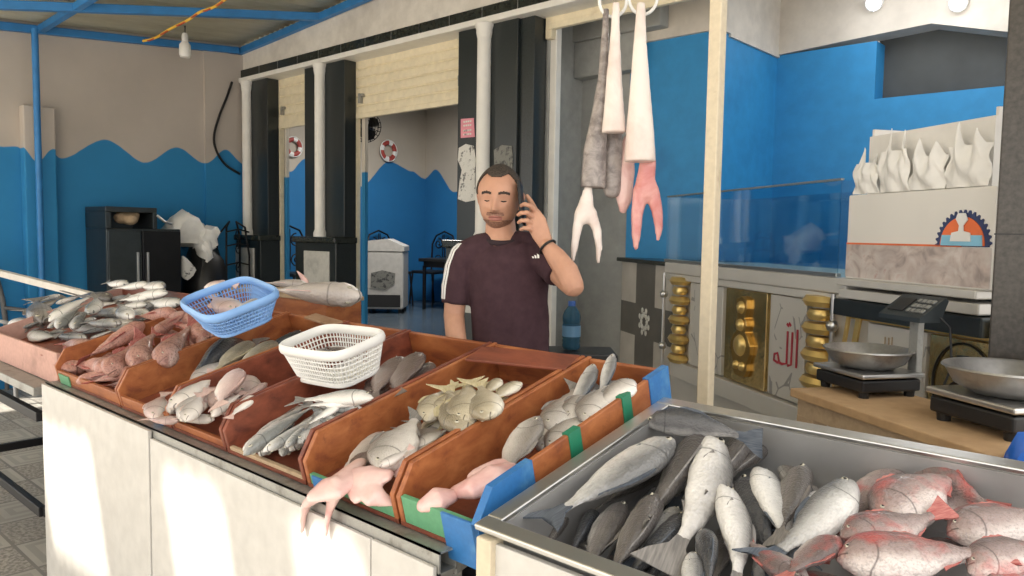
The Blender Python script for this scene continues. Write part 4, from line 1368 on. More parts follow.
def crate(x0, x1, label, inner, front_h=0.045, front_m=None, hh=CH, right_h=None, back_m=None):
    loc = V(((x0 + x1) / 2, T0.y, T0.z)) + CN * 0.002
    t = thing('fish_crate', label, 'crate', loc, (BETA, 0, 0), 'fish crates on the long table')
    w = (x1 - x0) / 2
    b = nb(); bx(b, (-w, 0.0, 0), (w, CLEN, 0.010)); obj('floor_board', b, M['crate_red'], t)
    for s, h in ((-1, hh), (1, right_h or hh)):
        b = nb()
        prism(b, [(0.0, 0.0), (CLEN, 0.0), (CLEN, h), (0.05, h), (0.0, h * 0.55)], 0.013, Matrix(((0, 0, s, (-w if s < 0 else w) - (0.013 if s < 0 else 0) * 0 - s * 0.013 * (1 if s > 0 else -1) * 0), (1, 0, 0, 0), (0, 1, 0, 0), (0, 0, 0, 1))) if False else Matrix(((0, 0, 1, -w if s < 0 else w - 0.013), (1, 0, 0, 0), (0, 1, 0, 0), (0, 0, 0, 1))))
        bmesh.ops.bevel(b, geom=list(b.edges), offset=0.002, segments=1, affect='EDGES')
        obj('side_board', b, inner, t)
    b = nb(); bx(b, (-w + 0.014, 0.002, 0.0), (w - 0.014, 0.014, front_h), 0.002); obj('front_board', b, front_m or inner, t)
    b = nb(); bx(b, (-w + 0.014, CLEN - 0.015, 0.010), (w - 0.014, CLEN, hh * 0.96), 0.002); obj('back_board', b, back_m or M['crate'], t)
    return t, w


XD = [-3.28, -2.662, -2.272, -1.935, -1.545, -1.200, -0.957]
g = 0.004
c1, w1 = crate(XD[0], XD[1] - g, 'orange board crate of red fish, leftmost on the long table', M['crate'], 0.05, M['crate'])
c2, w2 = crate(XD[1] + g, XD[2] - g, 'orange crate holding dark and yellow-white fish right of the red fish', M['crate'])
c3_, w3 = crate(XD[2] + g, XD[3] - g, 'dark red-brown crate of pinkish white fish under the white basket', M['crate_red'], 0.03, M['crate'])
c4, w4 = crate(XD[3] + g, XD[4] - g, 'dark red-brown crate of slim silver fish fanned out', M['crate_red'], 0.02, M['old_wood'])
c5, w5 = crate(XD[4] + g, XD[5] - g, 'orange crate of bream with pink skinned fish at its front', M['crate'], 0.035, M['green_paint'])
c6, w6 = crate(XD[5] + g, XD[6], 'narrow orange crate with green tape bands and blue corners beside the steel tray', M['crate'], 0.07, M['green_paint'])
# tape bands and painted corners of the last crate
for y0, y1, m, nm in ((0.0, 0.165, 'tape_blue', 'painted_corner'), (0.285, 0.325, 'tape_green', 'tape_band'), (0.485, 0.52, 'tape_green', 'tape_band'), (0.60, CLEN + 0.004, 'tape_blue', 'painted_corner')):
    b = nb()
    if y0 == 0.0:
        prism(b, [(-0.003, 0.0), (y1, 0.0), (y1, CH + 0.003), (0.05, CH + 0.003), (-0.003, CH * 0.55 + 0.004)], 0.018, Matrix(((0, 0, 1, w6 - 0.0155), (1, 0, 0, 0), (0, 1, 0, 0), (0, 0, 0, 1))))
    else:
        bx(b, (w6 - 0.0155, y0, 0.004), (w6 + 0.0025, y1, CH + 0.003))
    obj(nm, b, M[m], c6)
b = nb(); bx(b, (w6 - 0.10, -0.003, -0.03), (w6 + 0.002, 0.003, 0.072), 0.001); obj('painted_corner', b, M['tape_blue'], c6)
b = nb(); bx(b, (-w5 + 0.03, -0.003, 0.0), (-w5 + 0.12, 0.002, 0.036), 0.001); obj('painted_corner', b, M['tape_blue'], c5)
b = nb(); bx(b, (-w1 + 0.03, -0.003, 0.0), (-w1 + 0.14, 0.002, 0.04), 0.001); obj('painted_corner', b, M['green_paint'], c1)
b = nb(); bx(b, (w2 - 0.12, -0.003, 0.0), (w2 - 0.06, 0.002, 0.04), 0.001); obj('painted_corner', b, M['tape_blue'], c2)
# loose board ends at the backs of crates
b = nb(); box(b, (0.02, CLEN - 0.09, CH + 0.006), (0.30, 0.10, 0.008), Matrix.Rotation(0.25, 3, 'Z') @ Matrix.Rotation(0.06, 3, 'Y'), 0.002); obj('flap', b, M['crate_red'], c5)
b = nb(); box(b, (0.10, CLEN - 0.04, CH + 0.006), (0.22, 0.05, 0.008), Matrix.Rotation(-0.15, 3, 'Z'), 0.002); obj('flap', b, M['crate_edge'], c2)

# pink cardboard box with silver fish on the low stand
PK = thing('pink_box', 'pink cardboard box full of silver fish at the left end', 'box', (-3.72, 1.0, 0.80), (0, 0, 0))
PKL = V((-4.02, 1.02, 0.838)); PK.location = PKL
b = nb(); bx(b, (-0.36, 0, 0), (0.62, 0.012, 0.13), 0.002); obj('front_board', b, M['pink_card'], PK)
for x, m in ((-0.36, 'pink_card'), (0.608, 'crate_red')):
    b = nb(); prism(b, [(0.012, 0), (0.62, 0), (0.62, 0.32), (0.012, 0.13)], 0.012, Matrix(((0, 0, 1, x), (1, 0, 0, 0), (0, 1, 0, 0), (0, 0, 0, 1)))); obj('side_board', b, M[m], PK)
b = nb(); bx(b, (-0.36, 0.62, 0), (0.62, 0.632, 0.33), 0.002); obj('back_board', b, M['crate_red'], PK)
b = nb(); prism(b, [(0.014, 0), (0.618, 0), (0.618, 0.275), (0.014, 0.022)], 0.95, Matrix(((0, 0, 1, -0.346), (1, 0, 0, 0), (0, 1, 0, 0), (0, 0, 0, 1)))); obj('sloping_bed', b, M['crate_red'], PK)

# wooden chest behind the crates carrying a large white fish
WC = ony(300, 300, 2.02)
WX0, WX1 = ony(222, 292, 2.02).x, ony(326, 300, 2.02).x
WZ = ony(330, 299, 2.02).z
t = thing('wooden_chest', 'brown wooden chest behind the crates with a big pale fish on top', 'chest', ((WX0 + WX1) / 2, 2.02, 0))
w = (WX1 - WX0) / 2
b = nb(); bx(b, (-w, 0, 0.35), (w, 0.20, WZ - 0.02), 0.004); obj('board_body', b, M['crate'], t)
b = nb(); bx(b, (-w - 0.01, -0.012, WZ - 0.02), (w + 0.01, 0.21, WZ), 0.004); obj('lid', b, M['old_wood'], t)
for sx in (-1, 1):
    for y in (0.04, 0.16):
        b = nb(); bx(b, (sx * (w - 0.04) - 0.025, y - 0.025, 0), (sx * (w - 0.04) + 0.025, y + 0.025, 0.36), 0.003); obj('leg', b, M['old_wood'], t)

# ================================================================== STEEL TRAY
RIM0 = V((0, 0.93, 0.962)); RS = 0.21; RA = math.atan(RS)
RN = V((0, -math.sin(RA), math.cos(RA)))
TD = 0.15
FLOORP = RIM0 - RN * TD
t = thing('fish_tray', 'large stainless steel fish tray with white apron at the right', 'tray', (-0.925, 0.93, 0.962), (RA, 0, 0))
TW, TL = 1.45, 0.645
st = M['steel']
b = nb()
for (p, q) in (((0, 0, -0.006), (TW, 0.035, 0.006)), ((0, TL - 0.035, -0.006), (TW, TL, 0.006)), ((0, 0.035, -0.006), (0.035, TL - 0.035, 0.006)), ((TW - 0.035, 0.035, -0.006), (TW, TL - 0.035, 0.006))):
    bx(b, p, q, 0.003)
obj('rim', b, M['steel'], t)
b = nb()
for (p, q) in (((0.03, 0.030, -TD - 0.01), (TW - 0.03, 0.036, -0.006)), ((0.03, TL - 0.036, -TD - 0.01), (TW - 0.03, TL - 0.030, -0.006)), ((0.030, 0.036, -TD - 0.01), (0.036, TL - 0.036, -0.006)), ((TW - 0.036, 0.036, -TD - 0.01), (TW - 0.03, TL - 0.036, -0.006)), ((0.036, 0.036, -TD - 0.012), (TW - 0.036, TL - 0.036, -TD))):
    bx(b, p, q)
obj('basin', b, plain('scratched grey steel', (0.50, 0.50, 0.50), 0.42, 0.6, var=0.12, scale=6), t)
ap = Matrix.Rotation(-RA, 3, 'X')
b = nb(); box(b, ap @ V((TW / 2, 0.012, -0.30)), (TW - 0.04, 0.012, 0.56), ap, 0.002); obj('apron', b, M['white_sheet'], t)
b = nb(); box(b, ap @ V((0.012, 0.30, -0.33)), (0.012, 0.58, 0.5), ap, 0.002); obj('side_sheet', b, M['white_sheet'], t)
for x, y in ((0.03, 0.0), (TW - 0.03, 0.0), (0.03, 0.60), (TW - 0.03, 0.60)):
    top = -0.01 if y == 0 else -0.075
    b = nb(); box(b, ap @ V((x, y + 0.01, (top - 0.96) / 2 - 0.0)), (0.035, 0.035, 0.962 + top - 0.005), ap, 0.003); obj('leg', b, M['cream_pole'], t)

# ================================================================== FISH
def curve(pts, u):
    for (a, va), (c, vc) in zip(pts, pts[1:]):
        if u <= c:
            f = (u - a) / (c - a)
            f = f * f * (3 - 2 * f)
            return va + (vc - va) * f
    return pts[-1][1]


SHAPES = {
    'slim': [(0, 0.08), (0.06, 0.40), (0.15, 0.70), (0.30, 0.95), (0.42, 1.0), (0.6, 0.86), (0.8, 0.50), (0.93, 0.27), (1, 0.28)],
    'deep': [(0, 0.06), (0.05, 0.36), (0.12, 0.66), (0.24, 0.95), (0.36, 1.0), (0.55, 0.88), (0.78, 0.45), (0.92, 0.20), (1, 0.23)],
    'bighead': [(0, 0.25), (0.05, 0.70), (0.14, 0.98), (0.26, 1.0), (0.40, 0.80), (0.6, 0.50), (0.8, 0.30), (0.93, 0.20), (1, 0.2)],
}
SPEC = {}


def species(key, name, shape, Hh, Wd, mat, fin, tail=0.15, fork=0.06, dors=0.05, spiny=False, eye=0.020):
    SPEC[key] = dict(name=name, variants=[])
    for bz, by in ((0, 0), (0.22, 0.05), (-0.22, -0.05)):
        def bf(v):
            q = (v.x - 0.05) ** 2
            return V((v.x, v.y + by * q, v.z + bz * q * 2 * 0.5))
        n, k = 22, 16
        b = nb()
        rings = []
        us = [0.0, 0.015, 0.035, 0.06, 0.09] + [0.09 + (1 - 0.09) * i / (n - 5) for i in range(1, n - 4)]
        for u in us:
            x = 0.5 - u * 0.82
            hz = Hh * curve(SHAPES[shape], u)
            hy = Wd * curve([(0, 0.10), (0.05, 0.5), (0.15, 0.9), (0.28, 1.0), (0.5, 0.88), (0.75, 0.5), (0.93, 0.18), (1, 0.10)], u)
            up = 1.0 if shape != 'bighead' else 0.9
            ring = []
            for j in range(k):
                a = 2 * PI * j / k
                cy, sz = math.cos(a), math.sin(a)
                y = hy * math.copysign(abs(cy) ** 0.9, cy)
                z = hz * math.copysign(abs(sz) ** 0.95, sz) * (up if sz > 0 else 1.0)
                # mouth corner and gill cover step
                if 0.15 < u < 0.225: y *= 1.07
                if 0.225 <= u < 0.29: y *= 0.93
                ring.append(b.verts.new(bf(V((x, y, z - 0.01 * (u < 0.1))))))
            rings.append(ring)
        for r0, r1 in zip(rings, rings[1:]):
            for j in range(k):
                b.faces.new((r0[j], r1[j], r1[(j + 1) % k], r0[(j + 1) % k]))
        b.faces.new(rings[0]); b.faces.new(rings[-1][::-1])
        o = obj(key + '_body', b, mat, None, 70)
        body = o.data; bpy.data.objects.remove(o)

        def fin_mesh(nm, poly, th, y=0.0, rot=None, at=None):
            bb = nb()
            mid = [bb.verts.new((p[0], y, p[1])) for p in poly]
            f = bb.faces.new(mid)
            r = bmesh.ops.triangulate(bb, faces=[f])
            bmesh.ops.subdivide_edges(bb, edges=list(bb.edges), cuts=1)
            if rot is not None: bmesh.ops.transform(bb, matrix=Matrix.Translation(at) @ rot.to_4x4() @ Matrix.Translation(-V(at)), verts=list(bb.verts))
            for v in bb.verts: v.co = bf(v.co)
            bmesh.ops.solidify(bb, geom=list(bb.faces), thickness=th)
            oo = obj(nm, bb, fin, None, 30)
            me = oo.data; bpy.data.objects.remove(oo)
            return me
        pd = Hh * 0.26
        parts = []
        tl = [(-0.30, pd), (-0.36, pd * 1.3), (-0.43, tail * 0.75), (-0.50, tail), (-0.46, tail * 0.42), (-0.5 + fork, 0), (-0.46, -tail * 0.42), (-0.50, -tail), (-0.43, -tail * 0.75), (-0.36, -pd * 1.3), (-0.30, -pd)]
        parts.append(('tail_fin', fin_mesh('tail_fin', tl, 0.008)))

        def topz(x):
            u = (0.5 - x) / 0.82
            return Hh * curve(SHAPES[shape], u) * (0.9 if shape == 'bighead' else 1.0)
        xs = [0.17 - 0.03 * i for i in range(12)]
        up = [(x, topz(x) - 0.012 + dors * (0.35 + 0.65 * math.sin(PI * min(1, (i + 1.5) / 10))) * ((0.75 + 0.25 * (i % 2)) if spiny else 1)) for i, x in enumerate(xs)]
        lo = [(x, topz(x) - 0.02) for x in xs]
        if dors: parts.append(('dorsal_fin', fin_mesh('dorsal_fin', up + lo[::-1], 0.007)))
        xs = [-0.08 - 0.025 * i for i in range(6)]
        up = [(x, -topz(x) + 0.012 - dors * 0.8 * (1 - i / 7)) for i, x in enumerate(xs)]
        lo = [(x, -topz(x) + 0.02) for x in xs]
        if dors: parts.append(('anal_fin', fin_mesh('anal_fin', up + lo[::-1], 0.007)))
        wy = Wd * 0.93
        pf = [(0.26, -0.02), (0.22, 0.005), (0.14, 0.0), (0.08, -0.03), (0.10, -0.055), (0.2, -0.05)]
        for s in (1, -1):
            parts.append(('pectoral_fin', fin_mesh('pectoral_fin', pf, 0.006, s * wy, Matrix.Rotation(s * 0.22, 3, 'Z'), (0.26, s * wy, -0.03))))
        for s in (1, -1):
            bb = nb()
            ex, ez = 0.5 - 0.82 * 0.10, Hh * 0.20
            ey = Wd * 0.60
            m = Matrix.Translation(bf(V((ex, s * ey, ez)))) @ Matrix.Rotation(-s * PI / 2, 4, 'X')
            lathe(bb, [(0, -eye * 0.6), (eye, -eye * 0.1), (eye * 0.85, eye * 0.25), (eye * 0.55, eye * 0.36)], 12, m, 0)
            lathe(bb, [(eye * 0.6, eye * 0.30), (eye * 0.45, eye * 0.42), (0, eye * 0.5)], 12, m, 1)
            oo = obj('eye', bb, [M['eye_white'], M['eye_black']], None, 60)
            parts.append(('eye', oo.data)); bpy.data.objects.remove(oo)
        SPEC[key]['variants'].append((body, parts))


DK = (0.06, 0.06, 0.062)
finG = fin_mat('grey fins', (0.16, 0.15, 0.145), (0.30, 0.28, 0.26))
finD = fin_mat('dark blue fins', (0.05, 0.065, 0.09), (0.13, 0.15, 0.18))
finR = fin_mat('red fins', (0.36, 0.07, 0.065), (0.56, 0.23, 0.20))
finP = fin_mat('pink fins', (0.62, 0.42, 0.38), (0.74, 0.56, 0.52))
finY = fin_mat('yellow fins', (0.45, 0.38, 0.20), (0.62, 0.55, 0.38))
species('mullet', 'mullet', 'slim', 0.12, 0.075, fish_mat('pale mullet skin', 0.12, (0.15, 0.15, 0.15), (0.58, 0.57, 0.55), (0.80, 0.78, 0.75), speck=0.12), finD, 0.13, 0.07, 0.035)
species('greymullet', 'mullet', 'slim', 0.115, 0.08, fish_mat('grey brown mullet skin', 0.115, (0.10, 0.09, 0.085), (0.31, 0.285, 0.265), (0.70, 0.67, 0.64), stripes=0.25), finG, 0.12, 0.06, 0.04)
species('longmullet', 'mullet', 'slim', 0.088, 0.065, fish_mat('pale long mullet skin', 0.088, (0.15, 0.145, 0.14), (0.60, 0.58, 0.56), (0.80, 0.78, 0.75), speck=0.1), finG, 0.10, 0.06, 0.03)
species('darkmullet', 'mullet', 'slim', 0.12, 0.09, fish_mat('dark mullet skin', 0.12, (0.045, 0.048, 0.055), (0.12, 0.12, 0.125), (0.45, 0.44, 0.43)), finD, 0.12, 0.06, 0.03)
species('sardine', 'silver_fish', 'slim', 0.115, 0.065, fish_mat('silver skin', 0.115, (0.20, 0.21, 0.21), (0.66, 0.65, 0.63), (0.82, 0.80, 0.77), rough=0.22), finG, 0.10, 0.08, 0.0 + 0.03)
species('bream', 'sea_bream', 'deep', 0.20, 0.085, fish_mat('bream skin', 0.20, (0.24, 0.215, 0.19), (0.60, 0.56, 0.52), (0.80, 0.77, 0.72)), finG, 0.14, 0.07, 0.06)
species('goldbream', 'sea_bream', 'deep', 0.19, 0.085, fish_mat('golden bream skin', 0.19, (0.26, 0.22, 0.15), (0.52, 0.46, 0.34), (0.80, 0.75, 0.63)), finY, 0.15, 0.07, 0.06)
species('snapper', 'snapper', 'deep', 0.20, 0.10, fish_mat('pink red snapper skin', 0.20, (0.15, 0.11, 0.105), (0.36, 0.275, 0.26), (0.70, 0.62, 0.59), blotch=(0.45, 0.09, 0.08), blo=0.52, bhi=0.66, bscale=3.2, speck=0.25), finR, 0.13, 0.04, 0.05, True, 0.016)
species('pinkfish', 'pink_fish', 'deep', 0.16, 0.085, fish_mat('pale pink skin', 0.16, (0.50, 0.36, 0.34), (0.74, 0.60, 0.57), (0.84, 0.78, 0.73), blotch=(0.66, 0.34, 0.32), blo=0.60, bhi=0.75), finP, 0.12, 0.05, 0.05)
species('redfish', 'red_fish', 'bighead', 0.135, 0.115, fish_mat('mottled red scorpionfish skin', 0.135, (0.42, 0.21, 0.17), (0.60, 0.36, 0.30), (0.72, 0.52, 0.45), blotch=(0.34, 0.15, 0.12), blo=0.52, bhi=0.62, bscale=7, rough=0.5, speck=0.5), finR, 0.10, 0.02, 0.07, True, 0.013)
species('brownfish', 'brown_fish', 'deep', 0.20, 0.075, fish_mat('dull brown skin', 0.20, (0.13, 0.095, 0.085), (0.24, 0.185, 0.165), (0.36, 0.29, 0.26)), fin_mat('brown fins', (0.12, 0.09, 0.08), (0.2, 0.16, 0.14)), 0.13, 0.04, 0.05)
species('whitefish', 'white_fish', 'slim', 0.15, 0.09, fish_mat('white gutted fish skin', 0.15, (0.42, 0.38, 0.36), (0.74, 0.69, 0.65), (0.84, 0.80, 0.75)), finP, 0.13, 0.05, 0.04)

NV = {'n': 0}
EXT = dict(sardine=1.18, mullet=1.2, greymullet=1.2, darkmullet=1.15, snapper=1.28, bream=1.28, goldbream=1.25, pinkfish=1.25, whitefish=1.15, redfish=1.4, brownfish=1.2)
MAXL = dict(sardine=0.33, redfish=0.36, pinkfish=0.30, goldbream=0.30, brownfish=0.28)


def place(key, hd, tl, h, label, roll=0.0, plane=None, group=None, var=None, cat='fish', name=None, ht=None, ext=None):
    """lay a fish with its nose and tail tip at two read-off positions, h above the pile's floor plane"""
    P, N = plane
    a = onpl(hd[0], hd[1], P + N * h, N)
    c = onpl(tl[0], tl[1], P + N * (h if ht is None else ht), N)
    c = a + (c - a) * (ext or EXT.get(key, 1.15))
    x = (a - c)
    ln = x.length
    mx = MAXL.get(key, 0.55)
    if ln > mx: c = a - x * (mx / ln); ln = mx
    x.normalize()
    side = N.cross(x).normalized()
    up = x.cross(side).normalized()
    y = up * math.cos(roll) + side * math.sin(roll)
    z = x.cross(y)
    NV['n'] += 1
    body, parts = SPEC[key]['variants'][var if var is not None else NV['n'] % 3]
    o = bpy.data.objects.new(name or SPEC[key]['name'], body)
    COL.objects.link(o)
    m = Matrix((x, y, z)).transposed().to_4x4()
    ctr = (a + c) / 2
    o.matrix_world = Matrix.Translation(ctr) @ m @ Matrix.Scale(ln, 4)
    tag(o, label, cat, group)
    for nm, me in parts:
        ch = bpy.data.objects.new(nm, me)
        COL.objects.link(ch)
        ch.parent = o
    return o


ORD = ['first', 'second', 'third', 'fourth', 'fifth', 'sixth', 'seventh', 'eighth', 'ninth', 'tenth', 'eleventh', 'twelfth', 'thirteenth', 'fourteenth',
       'fifteenth', 'sixteenth', 'seventeenth', 'eighteenth', 'nineteenth'] + ['twentieth'] + ['twenty-' + w_ for w_ in ('first', 'second', 'third', 'fourth', 'fifth', 'sixth', 'seventh', 'eighth', 'ninth')] + ['thirtieth'] + ['thirty-' + w_ for w_ in ('first', 'second', 'third', 'fourth', 'fifth', 'sixth', 'seventh', 'eighth', 'ninth')]


def heap(items, plane, what, where, group, base=0.03, step=0.006):
    """items: (key, head, tail, roll[, h][, own label]); ordinals count from the left by the fish's middle"""
    order = sorted(range(len(items)), key=lambda i: items[i][1][0] + items[i][2][0])
    rank = {i: k for k, i in enumerate(order)}
    n = len(items)
    for i, it in enumerate(items):
        key, hd, tl, roll = it[:4]
        h = base + step * i
        own = None
        for e in it[4:]:
            if isinstance(e, str): own = e
            else: h = e
        k = rank[i]
        if own: lab = own
        else:
            pos = 'leftmost' if k == 0 else ('rightmost' if k == n - 1 else ORD[k] + ' from the left')
            lab = '%s, %s %s' % (what, pos, where)
        place(key, hd, tl, h, lab, roll, plane, group)


CPL = (T0 + CN * 0.012, CN)
TPL = (FLOORP, RN)
PPL = (PKL + V((0, 0.03, 0.05)), V((0, -0.42, 1)).normalized())
RPL = (T0 + V((0, 0.03, 0.035)), V((0, -0.45, 1)).normalized())
SPL = (T0 + V((0, 0.03, 0.012)), V((0, -0.33, 1)).normalized())

# ---- silver fish in the pink box (far left)
c = crp(30, 260, 3.84)
U = 0.35
rnd = random.Random(21)
fill = []
for j, yy in enumerate((285, 262, 240, 218, 196, 172, 150)):
    for i in range(6 if j < 4 else 5):
        xx = -40 + i * 105 + (j % 2) * 45 + rnd.uniform(-15, 15) + j * 14
        if xx > 590: continue
        a_ = rnd.uniform(-0.75, 0.2)
        dx_, dy_ = 62 * math.cos(a_), 40 * math.sin(a_)
        h_, t_ = c(xx + dx_, yy + dy_), c(xx - dx_, yy - dy_)
        if rnd.random() < 0.4: h_, t_ = t_, h_
        fill.append((rnd.choice(['sardine', 'sardine', 'sardine', 'greymullet']), h_, t_, rnd.uniform(-0.2, 0.8), -0.022 + 0.002 * j))
heap(fill, PPL, 'half buried slim fish', 'in the lower layer of the pink box', 'lower layer of fish in the pink box')
heap([('sardine', c(-10, 290), c(110, 300), 0.2, 0.0), ('sardine', c(200, 300), c(90, 285), 0.3, 0.0), ('sardine', c(-60, 290), c(40, 260), 0.2, 0.0), ('sardine', c(290, 262), c(180, 285), 0.2, 0.0), ('sardine', c(-70, 235), c(60, 262), 0.2), ('sardine', c(-30, 262), c(75, 225), 2.8), ('sardine', c(0, 205), c(110, 255), 0.2), ('sardine', c(250, 225), c(100, 268), 0.1),
      ('sardine', c(80, 215), c(200, 165), 3.0), ('sardine', c(160, 265), c(215, 185), 2.9), ('sardine', c(335, 245), c(215, 240), 0.2), ('sardine', c(70, 262), c(160, 205), 3.3),
      ('sardine', c(95, 262), c(215, 150), 3.2), ('sardine', c(60, 232), c(230, 135), 0.3)],
     PPL, 'slim silver fish', 'in the lower left fan of the pink box', 'silver fish in the pink box', 0.0, 0.006)
heap([('sardine', c(350, 205), c(240, 195), 0.0), ('sardine', c(460, 215), c(360, 195), 0.0), ('sardine', c(560, 190), c(440, 210), 3.1), ('sardine', c(450, 170), c(350, 175), 3.1),
      ('sardine', c(575, 168), c(440, 160), 3.0), ('sardine', c(460, 142), c(350, 152), 3.1), ('sardine', c(530, 125), c(380, 138), 3.1), ('sardine', c(370, 92), c(290, 88), 3.1),
      ('sardine', c(525, 102), c(400, 95), 3.1), ('sardine', c(455, 92), c(330, 108), 3.1)],
     PPL, 'slim silver fish', 'in the upper right heap of the pink box', 'silver fish in the pink box', 0.02, 0.007)
place('sardine', c(238, 205), c(285, 90), 0.085, 'silver fish hanging head down over the pink box heap, left of the pair', 0.3, PPL, 'silver fish in the pink box')
place('sardine', c(375, 222), c(290, 82), 0.095, 'silver fish lying head down over the pink box heap, right of the pair', 0.2, PPL, 'silver fish in the pink box')
place('greymullet', c(45, 240), c(20, 140), 0.03, 'grey fish with its tail sticking up at the left end of the pink box', 0.3, PPL, 'silver fish in the pink box', ht=0.06)

# ---- red scorpionfish in the first crate
heap([('redfish', c(180, 430), c(60, 335), 0.5), ('redfish', c(230, 345), c(90, 318), 0.3), ('redfish', c(180, 470), c(330, 430), 2.6), ('redfish', c(330, 420), c(170, 400), 0.4),
      ('redfish', c(250, 335), c(160, 400), 0.4), ('redfish', c(420, 420), c(270, 460), 0.6), ('redfish', c(310, 400), c(430, 320), 2.7)],
     RPL, 'mottled red fish', 'along the front of the red fish crate', 'red fish in the leftmost crate', 0.0, 0.006)
heap([('redfish', c(640, 240), c(510, 215), 0.5), ('redfish', c(560, 205), c(440, 215), 0.8), ('redfish', c(690, 300), c(560, 240), 0.5), ('redfish', c(640, 320), c(700, 270), 0.9), ('redfish', c(440, 245), c(260, 350), 0.6),
      ('redfish', c(470, 290), c(580, 215), 2.5)],
     RPL, 'mottled red fish', 'in the back half of the red fish crate', 'red fish in the leftmost crate', 0.015, 0.007)
place('redfish', c(395, 400), c(500, 225), 0.07, 'thick pinkish red fish with its big head pointing down the middle of the crate', 0.9, RPL, 'red fish in the leftmost crate')
place('redfish', c(495, 395), c(625, 245), 0.065, 'red fish with open dark mouth lying right of the big-headed one', 0.9, RPL, 'red fish in the leftmost crate')
place('redfish', c(300, 440), c(400, 330), 0.06, 'rough red fish with spread fins left of the big-headed one', 1.2, RPL, 'red fish in the leftmost crate')

for (hd, tl, h, r, lb) in ((c(150, 440), c(260, 400), -0.02, 0.5, 'red fish buried at the left front of the red fish crate'), (c(330, 360), c(230, 430), -0.02, 0.6, 'red fish buried under the rough one with spread fins'),
                           (c(450, 400), c(380, 300), -0.02, 0.5, 'red fish buried under the big-headed one'), (c(560, 330), c(480, 240), -0.02, 0.6, 'red fish buried near the back of the red fish crate'),
                           (c(680, 330), c(590, 260), -0.015, 0.6, 'red fish buried by the blue basket'), (c(430, 470), c(320, 480), -0.01, 0.4, 'red fish at the very front edge of the red fish crate')):
    place('redfish', hd, tl, h, lb, r, RPL, 'red fish in the leftmost crate')

# ---- second crate: dark fish and yellow-white fish
c = crp(100, 310, 3.84)
G = 'fish in the second crate'
place('darkmullet', c(550, 112), c(270, 335), 0.055, 'large dark blue-black fish lying along the left wall of the second crate', 1.2, CPL, G)
place('darkmullet', c(790, 88), c(590, 175), 0.055, 'dark fish at the back right of the second crate by the white basket', 0.6, CPL, G)
place('greymullet', c(480, 245), c(610, 130), 0.045, 'grey fish between the two yellow-white fish of the second crate', 0.4, CPL, G)
place('whitefish', c(345, 310), c(520, 180), 0.055, 'plain white fish at the front of the second crate', 0.3, CPL, G)
place('goldbream', c(575, 130), c(380, 280), 0.075, 'yellow-white fish beside the dark blue-black fish', 0.2, CPL, G, 0)
place('goldbream', c(665, 128), c(530, 230), 0.075, 'smaller yellow-white fish near the back wall of the second crate', 0.2, CPL, G, 0)

# ---- third crate: pinkish white fish
heap([('pinkfish', c(200, 415), c(235, 330), 0.3), ('pinkfish', c(300, 425), c(190, 420), 0.3), ('whitefish', c(280, 395), c(345, 300), 0.2), ('whitefish', c(430, 420), c(300, 415), 0.3), ('pinkfish', c(350, 400), c(430, 320), 0.2),
      ('whitefish', c(275, 380), c(440, 255), 0.3), ('whitefish', c(300, 420), c(400, 310), 0.3), ('whitefish', c(330, 425), c(385, 330), 0.3)],
     SPL, 'pale whitish fish', 'in the left part of the pink-white heap', 'pinkish white fish in the third crate', 0.045, 0.010)
heap([('pinkfish', c(575, 330), c(540, 240), 0.2), ('pinkfish', c(650, 318), c(570, 350), 2.9), ('pinkfish', c(510, 390), c(430, 300), 0.4), ('pinkfish', c(640, 285), c(520, 360), 0.3), ('whitefish', c(420, 405), c(535, 320), 0.2),
      ('whitefish', c(592, 330), c(505, 405), 3.0), ('pinkfish', c(525, 240), c(455, 355), 0.2)],
     SPL, 'pinkish fish', 'in the right part of the pink-white heap', 'pinkish white fish in the third crate', 0.05, 0.011)

# ---- fourth crate: slim silver fish and brown fish
c = crp(230, 320, 3.84)
heap([('sardine', c(65, 500), c(215, 365), 3.0), ('sardine', c(120, 520), c(260, 345), 3.0), ('sardine', c(185, 520), c(330, 350), 3.0), ('sardine', c(250, 500), c(360, 350), 3.0), ('sardine', c(330, 465), c(440, 330), 3.0),
      ('sardine', c(85, 470), c(240, 345), 3.0), ('sardine', c(150, 430), c(300, 320), 3.0), ('sardine', c(300, 480), c(400, 380), 3.0), ('sardine', c(42, 515), c(300, 335), 3.0), ('sardine', c(140, 508), c(330, 370), 3.0), ('sardine', c(215, 490), c(320, 380), 2.9), ('sardine', c(275, 478), c(385, 340), 0.2)],
     SPL, 'slim silver fish', 'in the front fan of the fourth crate', 'silver fish in the fourth crate', 0.025, 0.006)
heap([('sardine', c(500, 310), c(400, 420), 3.0), ('sardine', c(390, 420), c(480, 310), 0.2), ('sardine', c(440, 395), c(590, 300), 3.0), ('sardine', c(350, 455), c(460, 360), 3.0), ('sardine', c(420, 420), c(540, 330), 3.0), ('sardine', c(400, 400), c(320, 330), 0.2), ('sardine', c(500, 345), c(330, 330), 0.1),
      ('sardine', c(440, 315), c(300, 400), 3.1), ('sardine', c(545, 300), c(300, 330), 3.1), ('sardine', c(560, 292), c(290, 302), 3.1)],
     SPL, 'slim silver fish', 'in the back layer of the fourth crate', 'silver fish in the fourth crate', 0.05, 0.009)
heap([('brownfish', c(545, 290), c(600, 200), 0.3), ('brownfish', c(760, 170), c(690, 270), 0.2), ('brownfish', c(700, 250), c(780, 220), 0.3), ('brownfish', c(640, 150), c(555, 285), 0.3), ('brownfish', c(705, 140), c(630, 280), 0.3)],
     SPL, 'dull brown fish', 'at the back of the fourth crate', 'brown fish at the back of the fourth crate', 0.045, 0.010)

